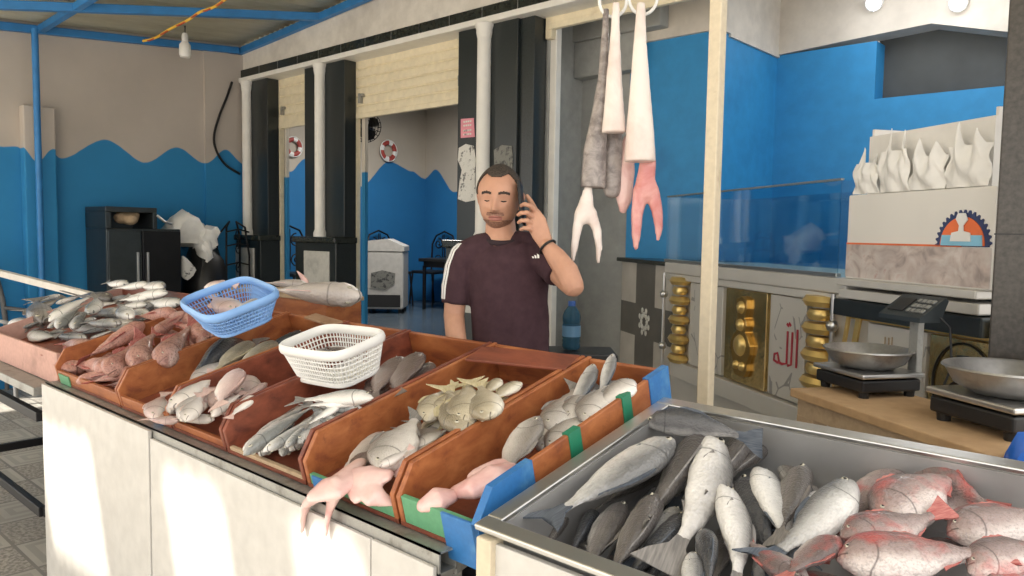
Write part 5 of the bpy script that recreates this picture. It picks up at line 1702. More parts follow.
# ---- fifth crate: bream
c = crp(290, 360, 3.84)
G = 'bream at the back of the fifth crate'
place('bream', c(375, 275), c(210, 430), 0.045, 'long pale bream along the left wall at the front of the fifth crate', 0.2, SPL, 'bream at the front of the fifth crate')
place('brownfish', c(230, 420), c(345, 335), 0.06, 'dark brownish fish under the long pale bream', 0.2, SPL, 'bream at the front of the fifth crate')
place('bream', c(600, 325), c(440, 370), 0.05, 'grey bream lying against the right wall of the fifth crate', 3.0, SPL, 'bream at the front of the fifth crate')
place('bream', c(480, 330), c(590, 270), 0.06, 'small grey bream pointing left in the middle of the fifth crate', 0.2, SPL, 'bream at the front of the fifth crate')
place('bream', c(340, 425), c(475, 235), 0.085, 'largest grey bream in the front of the fifth crate', 0.25, SPL, 'bream at the front of the fifth crate')
place('whitefish', c(345, 410), c(460, 345), 0.10, 'small white-bellied fish on the largest grey bream', 0.2, SPL, 'bream at the front of the fifth crate')
d = crp(400, 350, 2.954)
heap([('goldbream', c(520, 245), c(640, 240), 0.2), ('goldbream', c(690, 265), c(590, 260), 3.0), ('goldbream', d(215, 230), d(165, 160), 0.2), ('goldbream', d(270, 190), d(235, 110), 0.2), ('goldbream', d(330, 150), d(270, 150), 3.0),
      ('goldbream', d(300, 85), d(250, 130), 3.0), ('goldbream', c(505, 230), c(615, 105), 0.2), ('goldbream', c(560, 200), c(670, 110), 0.2), ('goldbream', c(680, 275), c(625, 125), 0.2), ('goldbream', d(355, 95), d(270, 145), 3.0),
      ('goldbream', d(185, 215), d(205, 105), 0.1), ('goldbream', d(265, 205), d(245, 110), 0.1)],
     SPL, 'small golden bream', 'in the back heap of the fifth crate', G, 0.04, 0.007)

# ---- sixth crate: big pale bream
G = 'bream in the narrow crate'
place('bream', d(420, 300), d(440, 205), 0.045, 'grey bream half hidden right of the big pale one in the narrow crate', 0.2, SPL, G)
place('bream', d(440, 300), d(565, 185), 0.055, 'long grey bream along the taped wall of the narrow crate', 0.1, SPL, G)
place('bream', d(450, 240), d(520, 125), 0.055, 'white-bellied bream against the left wall of the narrow crate', 0.2, SPL, G)
place('bream', d(490, 200), d(570, 120), 0.065, 'bream in the middle of the back heap of the narrow crate', 0.2, SPL, G)
place('bream', d(550, 215), d(610, 110), 0.075, 'round grey bream touching the taped wall below the back blue corner', 0.2, SPL, G)
place('bream', d(695, 90), d(590, 165), 0.08, 'big round grey bream at the back end of the narrow crate', 3.0, SPL, G)
place('mullet', d(583, 38), d(500, 190), 0.10, 'pale fish pointing up behind the narrow crate heap, left one', 0.3, SPL, G, ht=0.05)
place('mullet', d(632, 10), d(590, 140), 0.12, 'pale fish pointing up behind the narrow crate heap, right one', 0.3, SPL, G, ht=0.06)
place('bream', d(405, 198), d(295, 370), 0.10, 'big pale oval bream alone at the front of the narrow crate', 0.2, SPL, G, ht=0.05)

for (k, hd, tl, h, r, lb, gp) in (
        ('bream', d(470, 230), d(520, 150), 0.02, 0.2, 'bream buried under the middle of the narrow crate heap', 'bream in the narrow crate'),
        ('bream', d(620, 170), d(560, 220), 0.03, 0.2, 'bream buried against the taped wall of the narrow crate', 'bream in the narrow crate'),
        ('bream', d(660, 130), d(590, 110), 0.03, 0.2, 'bream buried under the big round grey one', 'bream in the narrow crate'),
        ('bream', d(350, 330), d(300, 390), 0.01, 0.2, 'small grey bream under the big pale oval one', 'bream in the narrow crate'),
        ('bream', d(60, 300), d(10, 240), 0.03, 0.2, 'bream between the largest grey bream and the left wall', 'bream at the front of the fifth crate'),
        ('bream', d(120, 280), d(60, 220), 0.035, 0.2, 'grey bream behind the largest grey bream', 'bream at the front of the fifth crate'),
        ('bream', d(20, 350), d(90, 300), 0.03, 0.2, 'grey bream under the small white-bellied fish', 'bream at the front of the fifth crate'),
        ('goldbream', d(110, 190), d(60, 240), 0.045, 0.2, 'golden bream touching the left wall in front of the golden heap', 'bream at the front of the fifth crate')):
    place(k, hd, tl, h, lb, r, SPL, gp)

# ---- steel tray
c7 = crp(620, 396, 3.2)
c6 = crp(460, 396, 3.2)
c8 = crp(784, 396, 3.2)
G = 'mullet in the left half of the steel tray'
for i, (k, a, e, h, r, lb) in enumerate([
        ('darkmullet', c6(560, 190), c6(650, 110), 0.03, 0.3, 'dark fish mostly hidden behind the white mullet'),
        ('darkmullet', c7(300, 140), c7(190, 330), 0.04, 0.5, 'black-backed fish hidden between the brown and pale mullets'),
        ('greymullet', c6(680, 190), c6(450, 350), 0.04, 0.6, 'grey fish lying under the belly of the white mullet'),
        ('darkmullet', c7(130, 300), c7(10, 480), 0.03, 0.4, 'dark fish under the brown mullet'),
        ('greymullet', c7(340, 420), c7(300, 600), 0.03, 0.4, 'grey fish at the bottom between two pale bellies'),
        ('greymullet', c7(480, 380), c7(440, 560), 0.03, 0.4, 'grey fish low in the heap below the short pale mullet'),
        ('greymullet', c7(560, 440), c7(640, 330), 0.03, 0.4, 'grey fish low in the heap against the brownish one'),
        ('darkmullet', c7(78, 62), c7(400, 118), 0.155, 1.4, 'blue-black fish lying along the back left corner of the steel tray'),
        ('greymullet', c6(345, 370), c6(275, 490), 0.06, 0.9, 'striped grey fish under the tail of the white mullet'),
        ('greymullet', c6(515, 345), c6(400, 545), 0.075, 0.1, 'greenish grey fish with a red gill spot at the tray front'),
        ('darkmullet', c6(440, 360), c6(350, 510), 0.055, 1.0, 'dark-backed fish left of the red-gilled fish'),
        ('greymullet', c7(280, 120), c7(90, 385), 0.10, 0.9, 'brown mullet with its head against the back of the tray'),
        ('greymullet', c7(112, 330), c7(-30, 570), 0.10, 0.7, 'brown mullet lying head up at the tray front edge'),
        ('mullet', c7(200, 355), c7(60, 520), 0.075, 0.2, 'pale mullet with an open red gill'),
        ('darkmullet', c7(225, 385), c7(0, 600), 0.085, 0.9, 'dark grey mullet in front of the red-gilled pale mullet'),
        ('greymullet', c7(425, 120), c7(260, 330), 0.085, 0.9, 'dark brown mullet behind the long pale belly'),
        ('longmullet', c7(330, 140), c7(215, 500), 0.115, -0.4, 'long pale mullet, belly up, in the middle of the left half'),
        ('greymullet', c7(478, 155), c7(340, 260), 0.085, 0.7, 'brown mullet head at the back wall of the tray'),
        ('darkmullet', c7(385, 275), c7(480, 520), 0.085, 0.6, 'dark mullet right of the pale oval belly'),
        ('longmullet', c7(350, 290), c7(400, 600), 0.115, -0.4, 'pale mullet with oval belly at the front centre of the tray'),
        ('mullet', c7(445, 235), c7(545, 470), 0.10, -0.5, 'short pale mullet near the back wall with its tail on the red fish'),
        ('greymullet', c7(580, 235), c7(500, 440), 0.10, 0.5, 'brownish mullet standing between two pale ones by the back wall'),
        ('greymullet', c7(520, 215), c7(600, 330), 0.055, 0.5, 'small brown fish lying against the back wall'),
        ('mullet', c7(650, 310), c7(540, 430), 0.08, -0.4, 'pale grey fish behind the stout pale mullet'),
        ('mullet', c7(765, 280), c7(530, 500), 0.125, 2.9, 'stout pale mullet pointing to the back wall beside the red fish'),
        ('darkmullet', c7(275, 420), c7(285, 620), 0.12, 1.1, 'small dark fish standing at the tray front'),
        ('mullet', c7(235, 500), c7(225, 650), 0.12, 0.1, 'white belly at the very front edge of the tray'),
        ('greymullet', c7(150, 600), c7(-20, 700), 0.07, 0.6, 'grey fish cut by the lower edge of the picture'),
        ('greymullet', c7(330, 640), c7(180, 720), 0.07, 0.6, 'second grey fish at the lower edge, under the white belly')]):
    place(k, a, e, h, lb, r, TPL, G)
for (k, a, e, h, r, lb) in [
        ('greymullet', c7(60, 420), c7(-60, 560), 0.02, 0.6, 'grey fish at the tray floor under the greenish one'),
        ('darkmullet', c6(330, 400), c6(250, 470), 0.015, 0.8, 'dark fish on the tray floor by the left front corner'),
        ('greymullet', c7(420, 330), c7(520, 480), 0.05, 0.5, 'grey fish under the dark mullet in the tray centre'),
        ('darkmullet', c7(600, 400), c7(480, 560), 0.05, 0.9, 'dark fish below the stout pale mullet'),
        ('greymullet', c6(560, 200), c6(420, 330), 0.02, 0.7, 'grey fish on the tray floor left of the brown mullet'),
        ('mullet', c7(500, 450), c7(440, 640), 0.07, -0.3, 'pale fish whose belly shows left of the red and blue tail'),
        ('darkmullet', c7(150, 470), c7(60, 640), 0.06, 0.8, 'dark fish at the front under the dark grey mullet')]:
    place(k, a, e, h, lb, r, TPL, G)
place('mullet', c6(690, 142), c6(330, 362), 0.135, 'large bright white mullet with dark tail across the left of the tray', 0.1, TPL, G, 0)
G = 'red and pink snappers in the right half of the steel tray'
for (k, a, e, h, r, lb) in [
        ('snapper', c8(390, 235), c8(640, 335), 0.10, 1.2, 'dark reddish fish lying flat against the back wall'),
        ('snapper', c8(640, 285), c8(850, 340), 0.10, 1.2, 'reddish fish by the back wall at the right edge'),
        ('snapper', c8(500, 320), c8(640, 420), 0.08, 0.3, 'red fish low in the heap by the far wall'),
        ('snapper', c8(300, 330), c8(160, 480), 0.07, 0.3, 'red fish low in the heap behind the red tail'),
        ('snapper', c8(600, 470), c8(800, 430), 0.08, 0.3, 'red fish low at the right edge of the tray'),
        ('snapper', c8(420, 560), c8(260, 640), 0.04, 0.3, 'red fish low at the tray front'),
        ('snapper', c8(640, 640), c8(420, 600), 0.05, 0.3, 'pink fish low at the front right'),
        ('snapper', c8(200, 610), c8(10, 560), 0.05, 0.3, 'pink fish at the tray front below the red tail'),
        ('snapper', c8(350, 250), c8(215, 400), 0.085, 0.3, 'pink snapper with red forehead half behind another'),
        ('snapper', c8(290, 395), c8(520, 250), 0.12, 0.2, 'round pink snapper with red cheek at the middle of the right half'),
        ('snapper', c8(520, 440), c8(850, 380), 0.11, 0.25, 'largest grey-pink snapper with open mouth at the right edge'),
        ('snapper', c8(190, 465), c8(470, 395), 0.13, 0.3, 'red-backed snapper with a pale fanned tail'),
        ('snapper', c8(575, 545), c8(850, 480), 0.13, 0.3, 'speckled pink fish at the right edge below the largest snapper'),
        ('snapper', c8(165, 520), c8(600, 500), 0.14, 0.15, 'big white and red snapper at the tray front with red tail'),
        ('snapper', c8(165, 455), c8(20, 560), 0.14, 0.3, 'pink snapper with red crown left of the big front snapper'),
        ('snapper', c8(60, 600), c8(-110, 470), 0.115, 0.3, 'fish with a red and blue fanned tail in the tray centre'),
        ('snapper', c8(640, 600), c8(800, 570), 0.12, 0.3, 'pink fish in the lower right corner of the picture')]:
    place(k, a, e, h, lb, r, TPL, G)

for (k, a, e, h, r, lb) in [
        ('snapper', c8(90, 470), c8(260, 420), 0.05, 0.4, 'reddish fish under the snapper with the red crown'),
        ('snapper', c8(420, 480), c8(640, 520), 0.07, 0.4, 'reddish grey fish under the largest snapper'),
        ('snapper', c8(560, 400), c8(430, 330), 0.07, 0.5, 'grey-pink fish between the round snapper and the largest one'),
        ('snapper', c8(640, 500), c8(860, 560), 0.07, 0.5, 'reddish fish under the speckled pink fish'),
        ('snapper', c8(330, 600), c8(560, 640), 0.09, 0.3, 'pink fish at the very bottom under the big white and red snapper'),
        ('greymullet', c8(700, 350), c8(560, 300), 0.06, 0.8, 'grey fish against the back wall behind the largest snapper'),
        ('snapper', c8(30, 610), c8(200, 640), 0.08, 0.4, 'pink fish cut by the lower edge below the red crown')]:
    place(k, a, e, h, lb, r, TPL, G)

# ---- pink skinned fish with two hanging flaps
def blob(name, tubes, m, label, cat, voxel=0.006, group=None, it=4, rc=True):
    b = nb()
    for pts, rs, flat, ax in tubes:
        tube(b, pts, rs, 12, flat, ax, True, 0, rc)
    o = remeshed(name, b, m, None, voxel, it)
    tag(o, label, cat, group)
    return o


def cp(x, y, h): return onpl(x, y, CPL[0] + CN * h, CN)


FY = lambda x, y: ony(x, y, 0.932)
n2 = V((0.25, -0.5, 0.8)).normalized()
blob('skinned_fish', [([cp(360, 462, 0.06), cp(345, 480, 0.065), cp(333, 490, 0.065), cp(318, 494, 0.06)], [0.018, 0.036, 0.04, 0.028], 0.45, n2),
                      ([cp(322, 490, 0.06), FY(308, 502), FY(303, 515), FY(302, 530)], [0.034, 0.022, 0.016, 0.010], 0.5, n2),
                      ([cp(335, 490, 0.06), FY(330, 508), FY(327, 522), FY(326, 534)], [0.032, 0.018, 0.012, 0.008], 0.5, n2)],
     M['flesh_pink'], 'pale pink skinned fish with two flaps hanging over the table rim', 'fish', 0.005)
blob('skinned_fish', [([cp(352, 478, 0.06), cp(368, 480, 0.065), cp(385, 476, 0.07)], [0.030, 0.040, 0.022], 0.5, n2), ([cp(365, 482, 0.06), cp(375, 498, 0.05), cp(392, 502, 0.03)], [0.035, 0.026, 0.012], 0.5, n2),
                      ([cp(356, 482, 0.06), cp(357, 498, 0.045)], [0.03, 0.016], 0.5, n2)],
     M['flesh_pink'], 'pale pink skinned fish piece with short lobes beside the hanging flaps', 'fish', 0.005)
blob('skinned_fish', [([cp(400, 470, 0.06), cp(415, 463, 0.07), cp(430, 455, 0.07), cp(433, 451, 0.07)], [0.022, 0.026, 0.024, 0.018], 0.4, n2)],
     M['flesh_pink'], 'pink skin strip against the right wall of the fifth crate', 'fish', 0.005)
blob('skinned_fish', [([cp(512, 470, 0.06), cp(495, 478, 0.075), cp(475, 487, 0.07), cp(455, 492, 0.05)], [0.022, 0.036, 0.032, 0.018], 0.7, n2), ([cp(500, 470, 0.06), cp(480, 480, 0.06)], [0.03, 0.03], 0.7, n2)],
     M['flesh_pink'], 'lumpy pink skinned fish at the front of the narrow crate', 'fish', 0.005)
b = blob('skinned_fish', [([cp(424, 505, 0.055), cp(438, 499, 0.065), cp(450, 496, 0.055)], [0.018, 0.030, 0.020], 0.7, n2)], M['flesh_pink'], 'small pink skinned lump at the front left corner of the narrow crate', 'fish', 0.005)


# ================================================================== BASKETS
def basket(name, corners, h, plane, depth, m, label, cell=0.013, taper=0.80, size=None):
    """corners: rim corners L, T, R, B read from the photograph on the plane h above the crate floor"""
    P, N = plane
    pts = [onpl(x, y, P + N * h, N) for x, y in corners]
    ctr = sum(pts, V()) / 4
    ux = ((pts[1] - pts[0]) + (pts[2] - pts[3])) / 2
    uy = ((pts[0] - pts[3]) + (pts[1] - pts[2])) / 2
    lx, ly = ux.length / 2, uy.length / 2
    if size: lx, ly = size
    ux.normalize()
    uy = (uy - ux * uy.dot(ux)).normalized()
    n = ux.cross(uy)
    if n.z < 0: n = -n; uy = -uy
    mat = Matrix((ux, uy, n)).transposed().to_4x4()
    t = thing(name, label, 'basket', ctr - n * depth)
    t.rotation_euler = mat.to_euler()

    def outline(sc, k, r=0.35):
        out = []
        for i in range(k):
            a = 2 * PI * i / k
            c_, s_ = math.cos(a), math.sin(a)
            e = 0.42
            out.append((lx * sc * math.copysign(abs(c_) ** e, c_), ly * sc * math.copysign(abs(s_) ** e, s_)))
        return out
    per = 2.1 * (lx + ly) * 1.8
    k = int(per / cell)
    k -= k % 4

    def even(sc):
        fine = outline(sc, 720)
        seg = [0]
        for a, c in zip(fine, fine[1:] + fine[:1]): seg.append(seg[-1] + math.hypot(c[0] - a[0], c[1] - a[1]))
        out = []
        j = 0
        for i in range(k):
            s = seg[-1] * i / k
            while seg[j + 1] < s: j += 1
            f = (s - seg[j]) / max(1e-9, seg[j + 1] - seg[j])
            a, c = fine[j], fine[(j + 1) % 720]
            out.append((a[0] + (c[0] - a[0]) * f, a[1] + (c[1] - a[1]) * f))
        return out
    rows = max(3, int((depth - 0.02) / cell))
    b = nb()
    rings = []
    for r in range(rows + 1):
        f = r / rows
        sc = taper + (1 - taper) * f
        rings.append([b.verts.new((x, y, 0.008 + (depth - 0.018) * f)) for x, y in even(sc)])
    for r in range(rows):
        for j in range(k):
            b.faces.new((rings[r][j], rings[r][(j + 1) % k], rings[r + 1][(j + 1) % k], rings[r + 1][j]))
    nt = obj('net_wall', b, m, t)
    w = nt.modifiers.new('net', 'WIREFRAME'); w.thickness = cell * 0.46; w.use_even_offset = False; w.use_replace = True
    b = nb()
    o1, o2 = even(taper), even(taper * 0.98)
    prism(b, o1, 0.006, None, 0, 0.0)
    obj('floor', b, m, t)
    b = nb()
    lp = even(1.0) ; lp = [(x * 1.02, y * 1.02, depth) for x, y in lp]
    tube(b, lp + lp[:1], 0.008, 8, 1.9, (0, 0, 1), False)
    obj('rim', b, m, t, 50)
    b = nb()
    lp = [(x, y, 0.008) for x, y in even(taper)]
    tube(b, lp + lp[:1], 0.006, 6, 1.4, (0, 0, 1), False)
    obj('base_band', b, m, t, 50)
    return t, ctr, n, mat, lx, ly


BW = basket('plastic_basket', [(281, 346), (335, 325), (381, 337), (331, 362)], 0.200, CPL, 0.105, M['white_plastic'], 'white perforated plastic basket standing across the third crate', 0.0125, 0.80)
BB = basket('plastic_basket', [(188, 294), (224, 283), (274, 301), (236, 319)], 0.0, (T0 + V((0, 0.42, 0.275)), V((0.06, -0.36, 1)).normalized()), 0.090, M['blue_plastic'], 'light blue perforated plastic basket on the back of the red fish crate', 0.0125, 0.74, (0.125, 0.165))
PB = (BB[1] - BB[2] * 0.07, BB[2])
place('brownfish', (222, 292), (200, 306), 0.02, 'brownish fish lying in the left of the blue basket', 0.3, PB, 'fish in the blue basket')
place('pinkfish', (236, 312), (205, 292), 0.045, 'reddish pale fish across the middle of the blue basket', 0.2, PB, 'fish in the blue basket')
place('whitefish', (258, 300), (226, 316), 0.045, 'whitish fish at the right side of the blue basket', 0.2, PB, 'fish in the blue basket')
place('pinkfish', (205, 286), (232, 284), 0.065, 'pale tail piece lying on the far rim of the blue basket', 0.3, PB, 'fish in the blue basket')
PW = (BW[1] - BW[2] * 0.08, BW[2])
c = crp(230, 320, 3.84)
heap([('brownfish', c(310, 130), c(380, 120), 0.2), ('greymullet', c(340, 145), c(400, 105), 0.2), ('greymullet', c(450, 125), c(370, 130), 0.2), ('brownfish', c(440, 115), c(380, 105), 0.2), ('greymullet', c(330, 120), c(400, 135), 0.3)],
     PW, 'small dark grey fish', 'in the white basket', 'small grey fish in the white basket', 0.012, 0.006)

# large pale fish on the chest
c = crp(170, 260, 5.12)
PC = (V((0, 0, WZ + 0.03)), V((0, 0, 1)))
b = place('whitefish', c(975, 185), c(500, 150), 0.035, 'big pale fish with a slit belly lying on the wooden chest', 0.15, PC, None, 0)
place('whitefish', c(700, 130), c(500, 118), 0.02, 'white fish tail behind the big pale fish on the chest', 0.2, PC)
p = PC[0]
q0, q1 = onz(*c(590, 178), WZ + 0.10), onz(*c(860, 178), WZ + 0.10)
fl = onz(*c(690, 110), WZ + 0.10)
q2 = onz(*c(655, 62), WZ + 0.10) 
fb = ony(305, 283, fl.y)
blob('cut_fin', [([ony(306, 283, 2.16), ony(302, 277, 2.16), ony(297, 271, 2.16)], [0.026, 0.018, 0.006], 0.35, (0, 1, 0))], M['flesh_pink'], 'pink cut fin standing up on the big pale fish', 'fin', 0.005)

# ================================================================== HANGING FISH
HD = 2.7
def hp(x, y, dd=HD): return O + ray(x, y) * dd


FH = V((-FW.x, -FW.y, 0)).normalized()


def ring(px, py, r, label, dd=HD):
    c0 = hp(px, py, dd)
    t = thing('hanging_ring', label, 'ring', (c0.x, c0.y, c0.z))
    b = nb()
    ax = RT
    tube(b, [ax * (r * math.cos(a)) + V((0, 0, r * 1.15 * math.sin(a))) for a in [2 * PI * i / 28 for i in range(29)]], 0.006, 8)
    obj('hoop', b, M['white_plastic'], t, 60)
    b = nb()
    zt = roofz(c0.x, c0.y) + 0.05 - c0.z
    tube(b, [(0, 0, r * 1.15), (0.004, 0, zt * 0.5), (0, 0, zt)], 0.004, 6)
    obj('cord', b, M['white_plastic'], t, 60)
    return t


ring(613, 1, 0.048, 'white ring on a cord holding the left hanging fish')
ring(643, -2, 0.050, 'white ring on a cord holding the right hanging fish')
G = None
f_ = FH
blob('hanging_fish', [([hp(606, 8), hp(605, 40), hp(603, 80), hp(599, 120), hp(595, 150), hp(593, 188)], [0.012, 0.016, 0.021, 0.032, 0.042, 0.046], 0.6, f_)],
     M['ray_skin'], 'speckled grey fish hanging head up, leftmost under the rings', 'fish', 0.006, rc=False)
blob('skinned_fish', [([hp(588, 190), hp(586, 205), hp(584, 215)], [0.018, 0.030, 0.036], 0.5, f_), ([hp(581, 212), hp(577, 230), hp(574, 250), hp(573, 260)], [0.024, 0.018, 0.014, 0.008], 0.6, f_),
                      ([hp(590, 212), hp(597, 230), hp(599, 248), hp(598, 262)], [0.024, 0.018, 0.014, 0.008], 0.6, f_)],
     M['flesh_white'], 'pale forked fish piece hanging below the speckled grey fish', 'fish', 0.006)
blob('hanging_fish', [([hp(616, 2, 2.66), hp(615, 40, 2.66), hp(614, 80, 2.66), hp(614, 110, 2.66), hp(614, 133, 2.66)], [0.014, 0.020, 0.029, 0.037, 0.045], 0.55, f_)],
     M['flesh_white'], 'white fish body hanging from the left ring, cut straight across', 'fish', 0.006, rc=False)
blob('hanging_fish', [([hp(614, 120, 2.74), hp(613, 150, 2.74), hp(612, 190, 2.74)], [0.030, 0.036, 0.034], 0.6, f_)],
     M['ray_skin'], 'grey fish end hanging behind the cut white body', 'fish', 0.006)
blob('hanging_fish', [([hp(628, 140, 2.75), hp(626, 170, 2.75), hp(624, 200, 2.75), hp(623, 210, 2.75)], [0.02, 0.034, 0.030, 0.016], 0.6, f_)],
     M['flesh_pink'], 'pinkish fish strip hanging between the two white bodies', 'fish', 0.006)
blob('hanging_fish', [([hp(641, 2, 2.64), hp(640, 40, 2.64), hp(640, 90, 2.64), hp(640, 130, 2.64), hp(640, 162, 2.64)], [0.016, 0.024, 0.037, 0.050, 0.057], 0.55, f_)],
     M['flesh_white'], 'longest white fish body hanging from the right ring', 'fish', 0.006, rc=False)
blob('skinned_fish', [([hp(648, 160, 2.68), hp(646, 178, 2.68), hp(646, 190, 2.68)], [0.030, 0.034, 0.046], 0.5, f_), ([hp(641, 190, 2.68), hp(637, 215, 2.68), hp(636, 235, 2.68), hp(636, 248, 2.68)], [0.030, 0.022, 0.018, 0.010], 0.6, f_),
                      ([hp(651, 190, 2.68), hp(657, 210, 2.68), hp(659, 228, 2.68), hp(658, 240, 2.68)], [0.030, 0.022, 0.016, 0.008], 0.6, f_)],
     M['flesh_red'], 'pink-red forked fish piece hanging below the longest white body', 'fish', 0.006)

# ================================================================== THE MAN
MD = 2.75
RH = V((FW.y, -FW.x, 0)).normalized()          # his left-right as seen, pointing to the picture's right
AH = V((FW.x, FW.y, 0)).normalized()           # away from the camera
foot = hp(508, 233, MD)
foot = V((foot.x, foot.y, 0))
man = thing('person', 'man in dark plum T-shirt with white sleeve stripes holding a phone', 'person', foot)


def skin_mat():
    k = NT('warm brown skin', 0.5, 0, 0.35)  # even skin tone with slight random variation
    co = k.coord()
    n = k.noise(co, 14, 4)
    n2 = k.noise(co, 120, 2)
    c = k.ramp(n, [(0.3, (0.47, 0.25, 0.165)), (0.7, (0.57, 0.32, 0.22))])
    k.col(k.mix(k.math('MULTIPLY', n2, 0.15), c, (0.35, 0.17, 0.12)))
    k.b.inputs['Subsurface Weight'].default_value = 0.08
    k.b.inputs['Subsurface Radius'].default_value = (0.02, 0.008, 0.004)
    k.bump(n2, 0.08, 0.001)
    return k.m


def cloth(name, c, c2):
    k = NT(name, 0.9, 0, 0.2)
    co = k.coord()
    n = k.noise(k.scale(co, (1, 1, 0.45)), 9, 3, 0.5, 0.6)
    k.col(k.ramp(k.noise(co, 30, 3), [(0.35, c), (0.65, c2)]))
    k.bump(n, 0.7, 0.02)
    return k.m


M['skin'] = skin_mat()
M['shirt'] = cloth('plum jersey', (0.050, 0.026, 0.033), (0.064, 0.034, 0.042))
M['trousers'] = cloth('dark trousers', (0.02, 0.02, 0.025), (0.03, 0.03, 0.035))
M['hair'] = plain('short dark greying hair', (0.045, 0.034, 0.026), 0.8, var=0.6, scale=160, bump=0.5, bscale=300)
M['brow'] = plain('dark eyebrow', (0.035, 0.022, 0.016), 0.8)
M['stubble'] = plain('greying stubble on skin', (0.24, 0.125, 0.085), 0.7, var=0.35, scale=200)
M['lips'] = plain('lips', (0.36, 0.15, 0.12), 0.45)


def mp(x, y, dy=0.0): return hp(x, y, MD + dy) - foot
def lp(x, y, z): return RH * x + AH * y + V((0, 0, z))


HC = mp(499.5, 199, 0.0)
HB = Matrix((RH, AH, V((0, 0, 1)))).transposed()
HM = Matrix.Translation(HC) @ (HB @ Matrix.Rotation(-0.16, 3, 'Z') @ Matrix.Rotation(0.10, 3, 'X') @ Matrix.Rotation(0.03, 3, 'Y')).to_4x4()


def g(v, m, s): return math.exp(-((v - m) / s) ** 2)


def head_pt(th, ph, off=0.0):
    """th around (0 = face, towards -y), ph from -pi/2 (below) to pi/2 (crown)"""
    dx, dy, dz = math.sin(th) * math.cos(ph), -math.cos(th) * math.cos(ph), math.sin(ph)
    a, bb = 0.074, 0.094
    cz = 0.120 if dz > 0 else 0.114
    x, y, z = a * dx, bb * dy, cz * dz
    if dz > 0: x *= 1 + 0.13 * math.sin(PI * dz) ; y *= 1 + 0.06 * math.sin(PI * dz)
    if dz < 0:
        t = -dz
        x *= 1 - 0.30 * t ** 2.0
        if dy > 0: y *= 1 - 0.55 * t
    # squarer lower face, flatter front
    front = max(0.0, -dy)
    if z < -0.02 and front > 0.1:
        y -= 0.012 * g(z, -0.10, 0.03) * front ** 2
        x *= 1 + 0.10 * g(z, -0.07, 0.03)
    fr = front ** 3
    y += fr * (0.0075 * (g(x, 0.030, 0.016) + g(x, -0.030, 0.016)) * g(z, 0.000, 0.012))        # eye sockets
    y -= fr * 0.004 * g(z, 0.022, 0.010) * (1 if abs(x) < 0.055 else 0.5)                        # brow
    nz = 0.0
    if -0.05 < z < 0.03:
        nz = max(0, min(1, (0.022 - z) / 0.055))
        if z < -0.034: nz *= max(0, 1 - (-0.034 - z) / 0.012)
    y -= fr * (0.031 * nz * g(x, 0, 0.0115) + 0.006 * nz * g(x, 0, 0.02) * g(z, -0.03, 0.012))   # nose
    y -= fr * 0.005 * (g(x, 0.036, 0.018) + g(x, -0.036, 0.018)) * g(z, -0.025, 0.015)            # cheeks
    y -= fr * 0.006 * g(x, 0, 0.026) * (g(z, -0.056, 0.0055) + 0.9 * g(z, -0.069, 0.006))         # lips
    y += fr * 0.003 * g(x, 0, 0.024) * g(z, -0.0625, 0.0025)
    y += fr * 0.004 * g(x, 0, 0.03) * g(z, -0.080, 0.006)
    p = V((x, y, z))
    if off:
        p += V((dx * 1.2, dy, dz)).normalized() * off
    return p


def head_grid(bm, keep=None, off=0.0, nt=96, npz=90, thick=0.0):
    pts = {}

    def vert(i, j):
        key = (i % nt, j)
        if key not in pts:
            pts[key] = bm.verts.new(HM @ head_pt(2 * PI * (i % nt) / nt, -PI / 2 + PI * (j + 0.5) / (npz + 1) , off))
        return pts[key]
    for i in range(nt):
        for j in range(npz):
            if keep is not None:
                c = head_pt(2 * PI * (i + 0.5) / nt, -PI / 2 + PI * (j + 1) / (npz + 1))
                if not keep(c): continue
            bm.faces.new((vert(i, j), vert(i + 1, j), vert(i + 1, j + 1), vert(i, j + 1)))
    if keep is None:
        bm.faces.new([vert(i, 0) for i in range(nt)][::-1])
        bm.faces.new([vert(i, npz) for i in range(nt)])
    elif thick:
        bmesh.ops.recalc_face_normals(bm, faces=bm.faces)
        bmesh.ops.solidify(bm, geom=list(bm.faces), thickness=thick)
    return bm


b = nb()
head_grid(b)
for s in (-1, 1):     # ears
    pr = [HM @ V((s * 0.071, 0.012, -0.030)), HM @ V((s * 0.078, 0.016, -0.012)), HM @ V((s * 0.082, 0.022, 0.010)), HM @ V((s * 0.078, 0.018, 0.022))]
    tube(b, pr, [0.009, 0.013, 0.017, 0.011], 10, 0.45, HM.to_3x3() @ V((1, -0.4 * s, 0)), True, 0, True)
# neck and trunk
tube(b, [HM @ V((0, 0.022, -0.03)), HM @ V((0, 0.03, -0.08)), mp(501, 236, 0.02), mp(502, 250, 0.02)], [0.052, 0.054, 0.058, 0.075], 20)
tube(b, [mp(503, 244, 0.02), mp(506, 262, 0.02), mp(509, 290, 0.02), mp(511, 330, 0.02), mp(511, 372, 0.03), mp(511, 400, 0.03)], [0.07, 0.125, 0.130, 0.128, 0.135, 0.13], 24, 0.68, AH)
tube(b, [mp(466, 254, 0.02), mp(480, 249, 0.02), mp(503, 248, 0.02), mp(526, 246, 0.02), mp(541, 250, 0.01)], [0.044, 0.052, 0.06, 0.052, 0.046], 16, 1, None, True, 0, True)
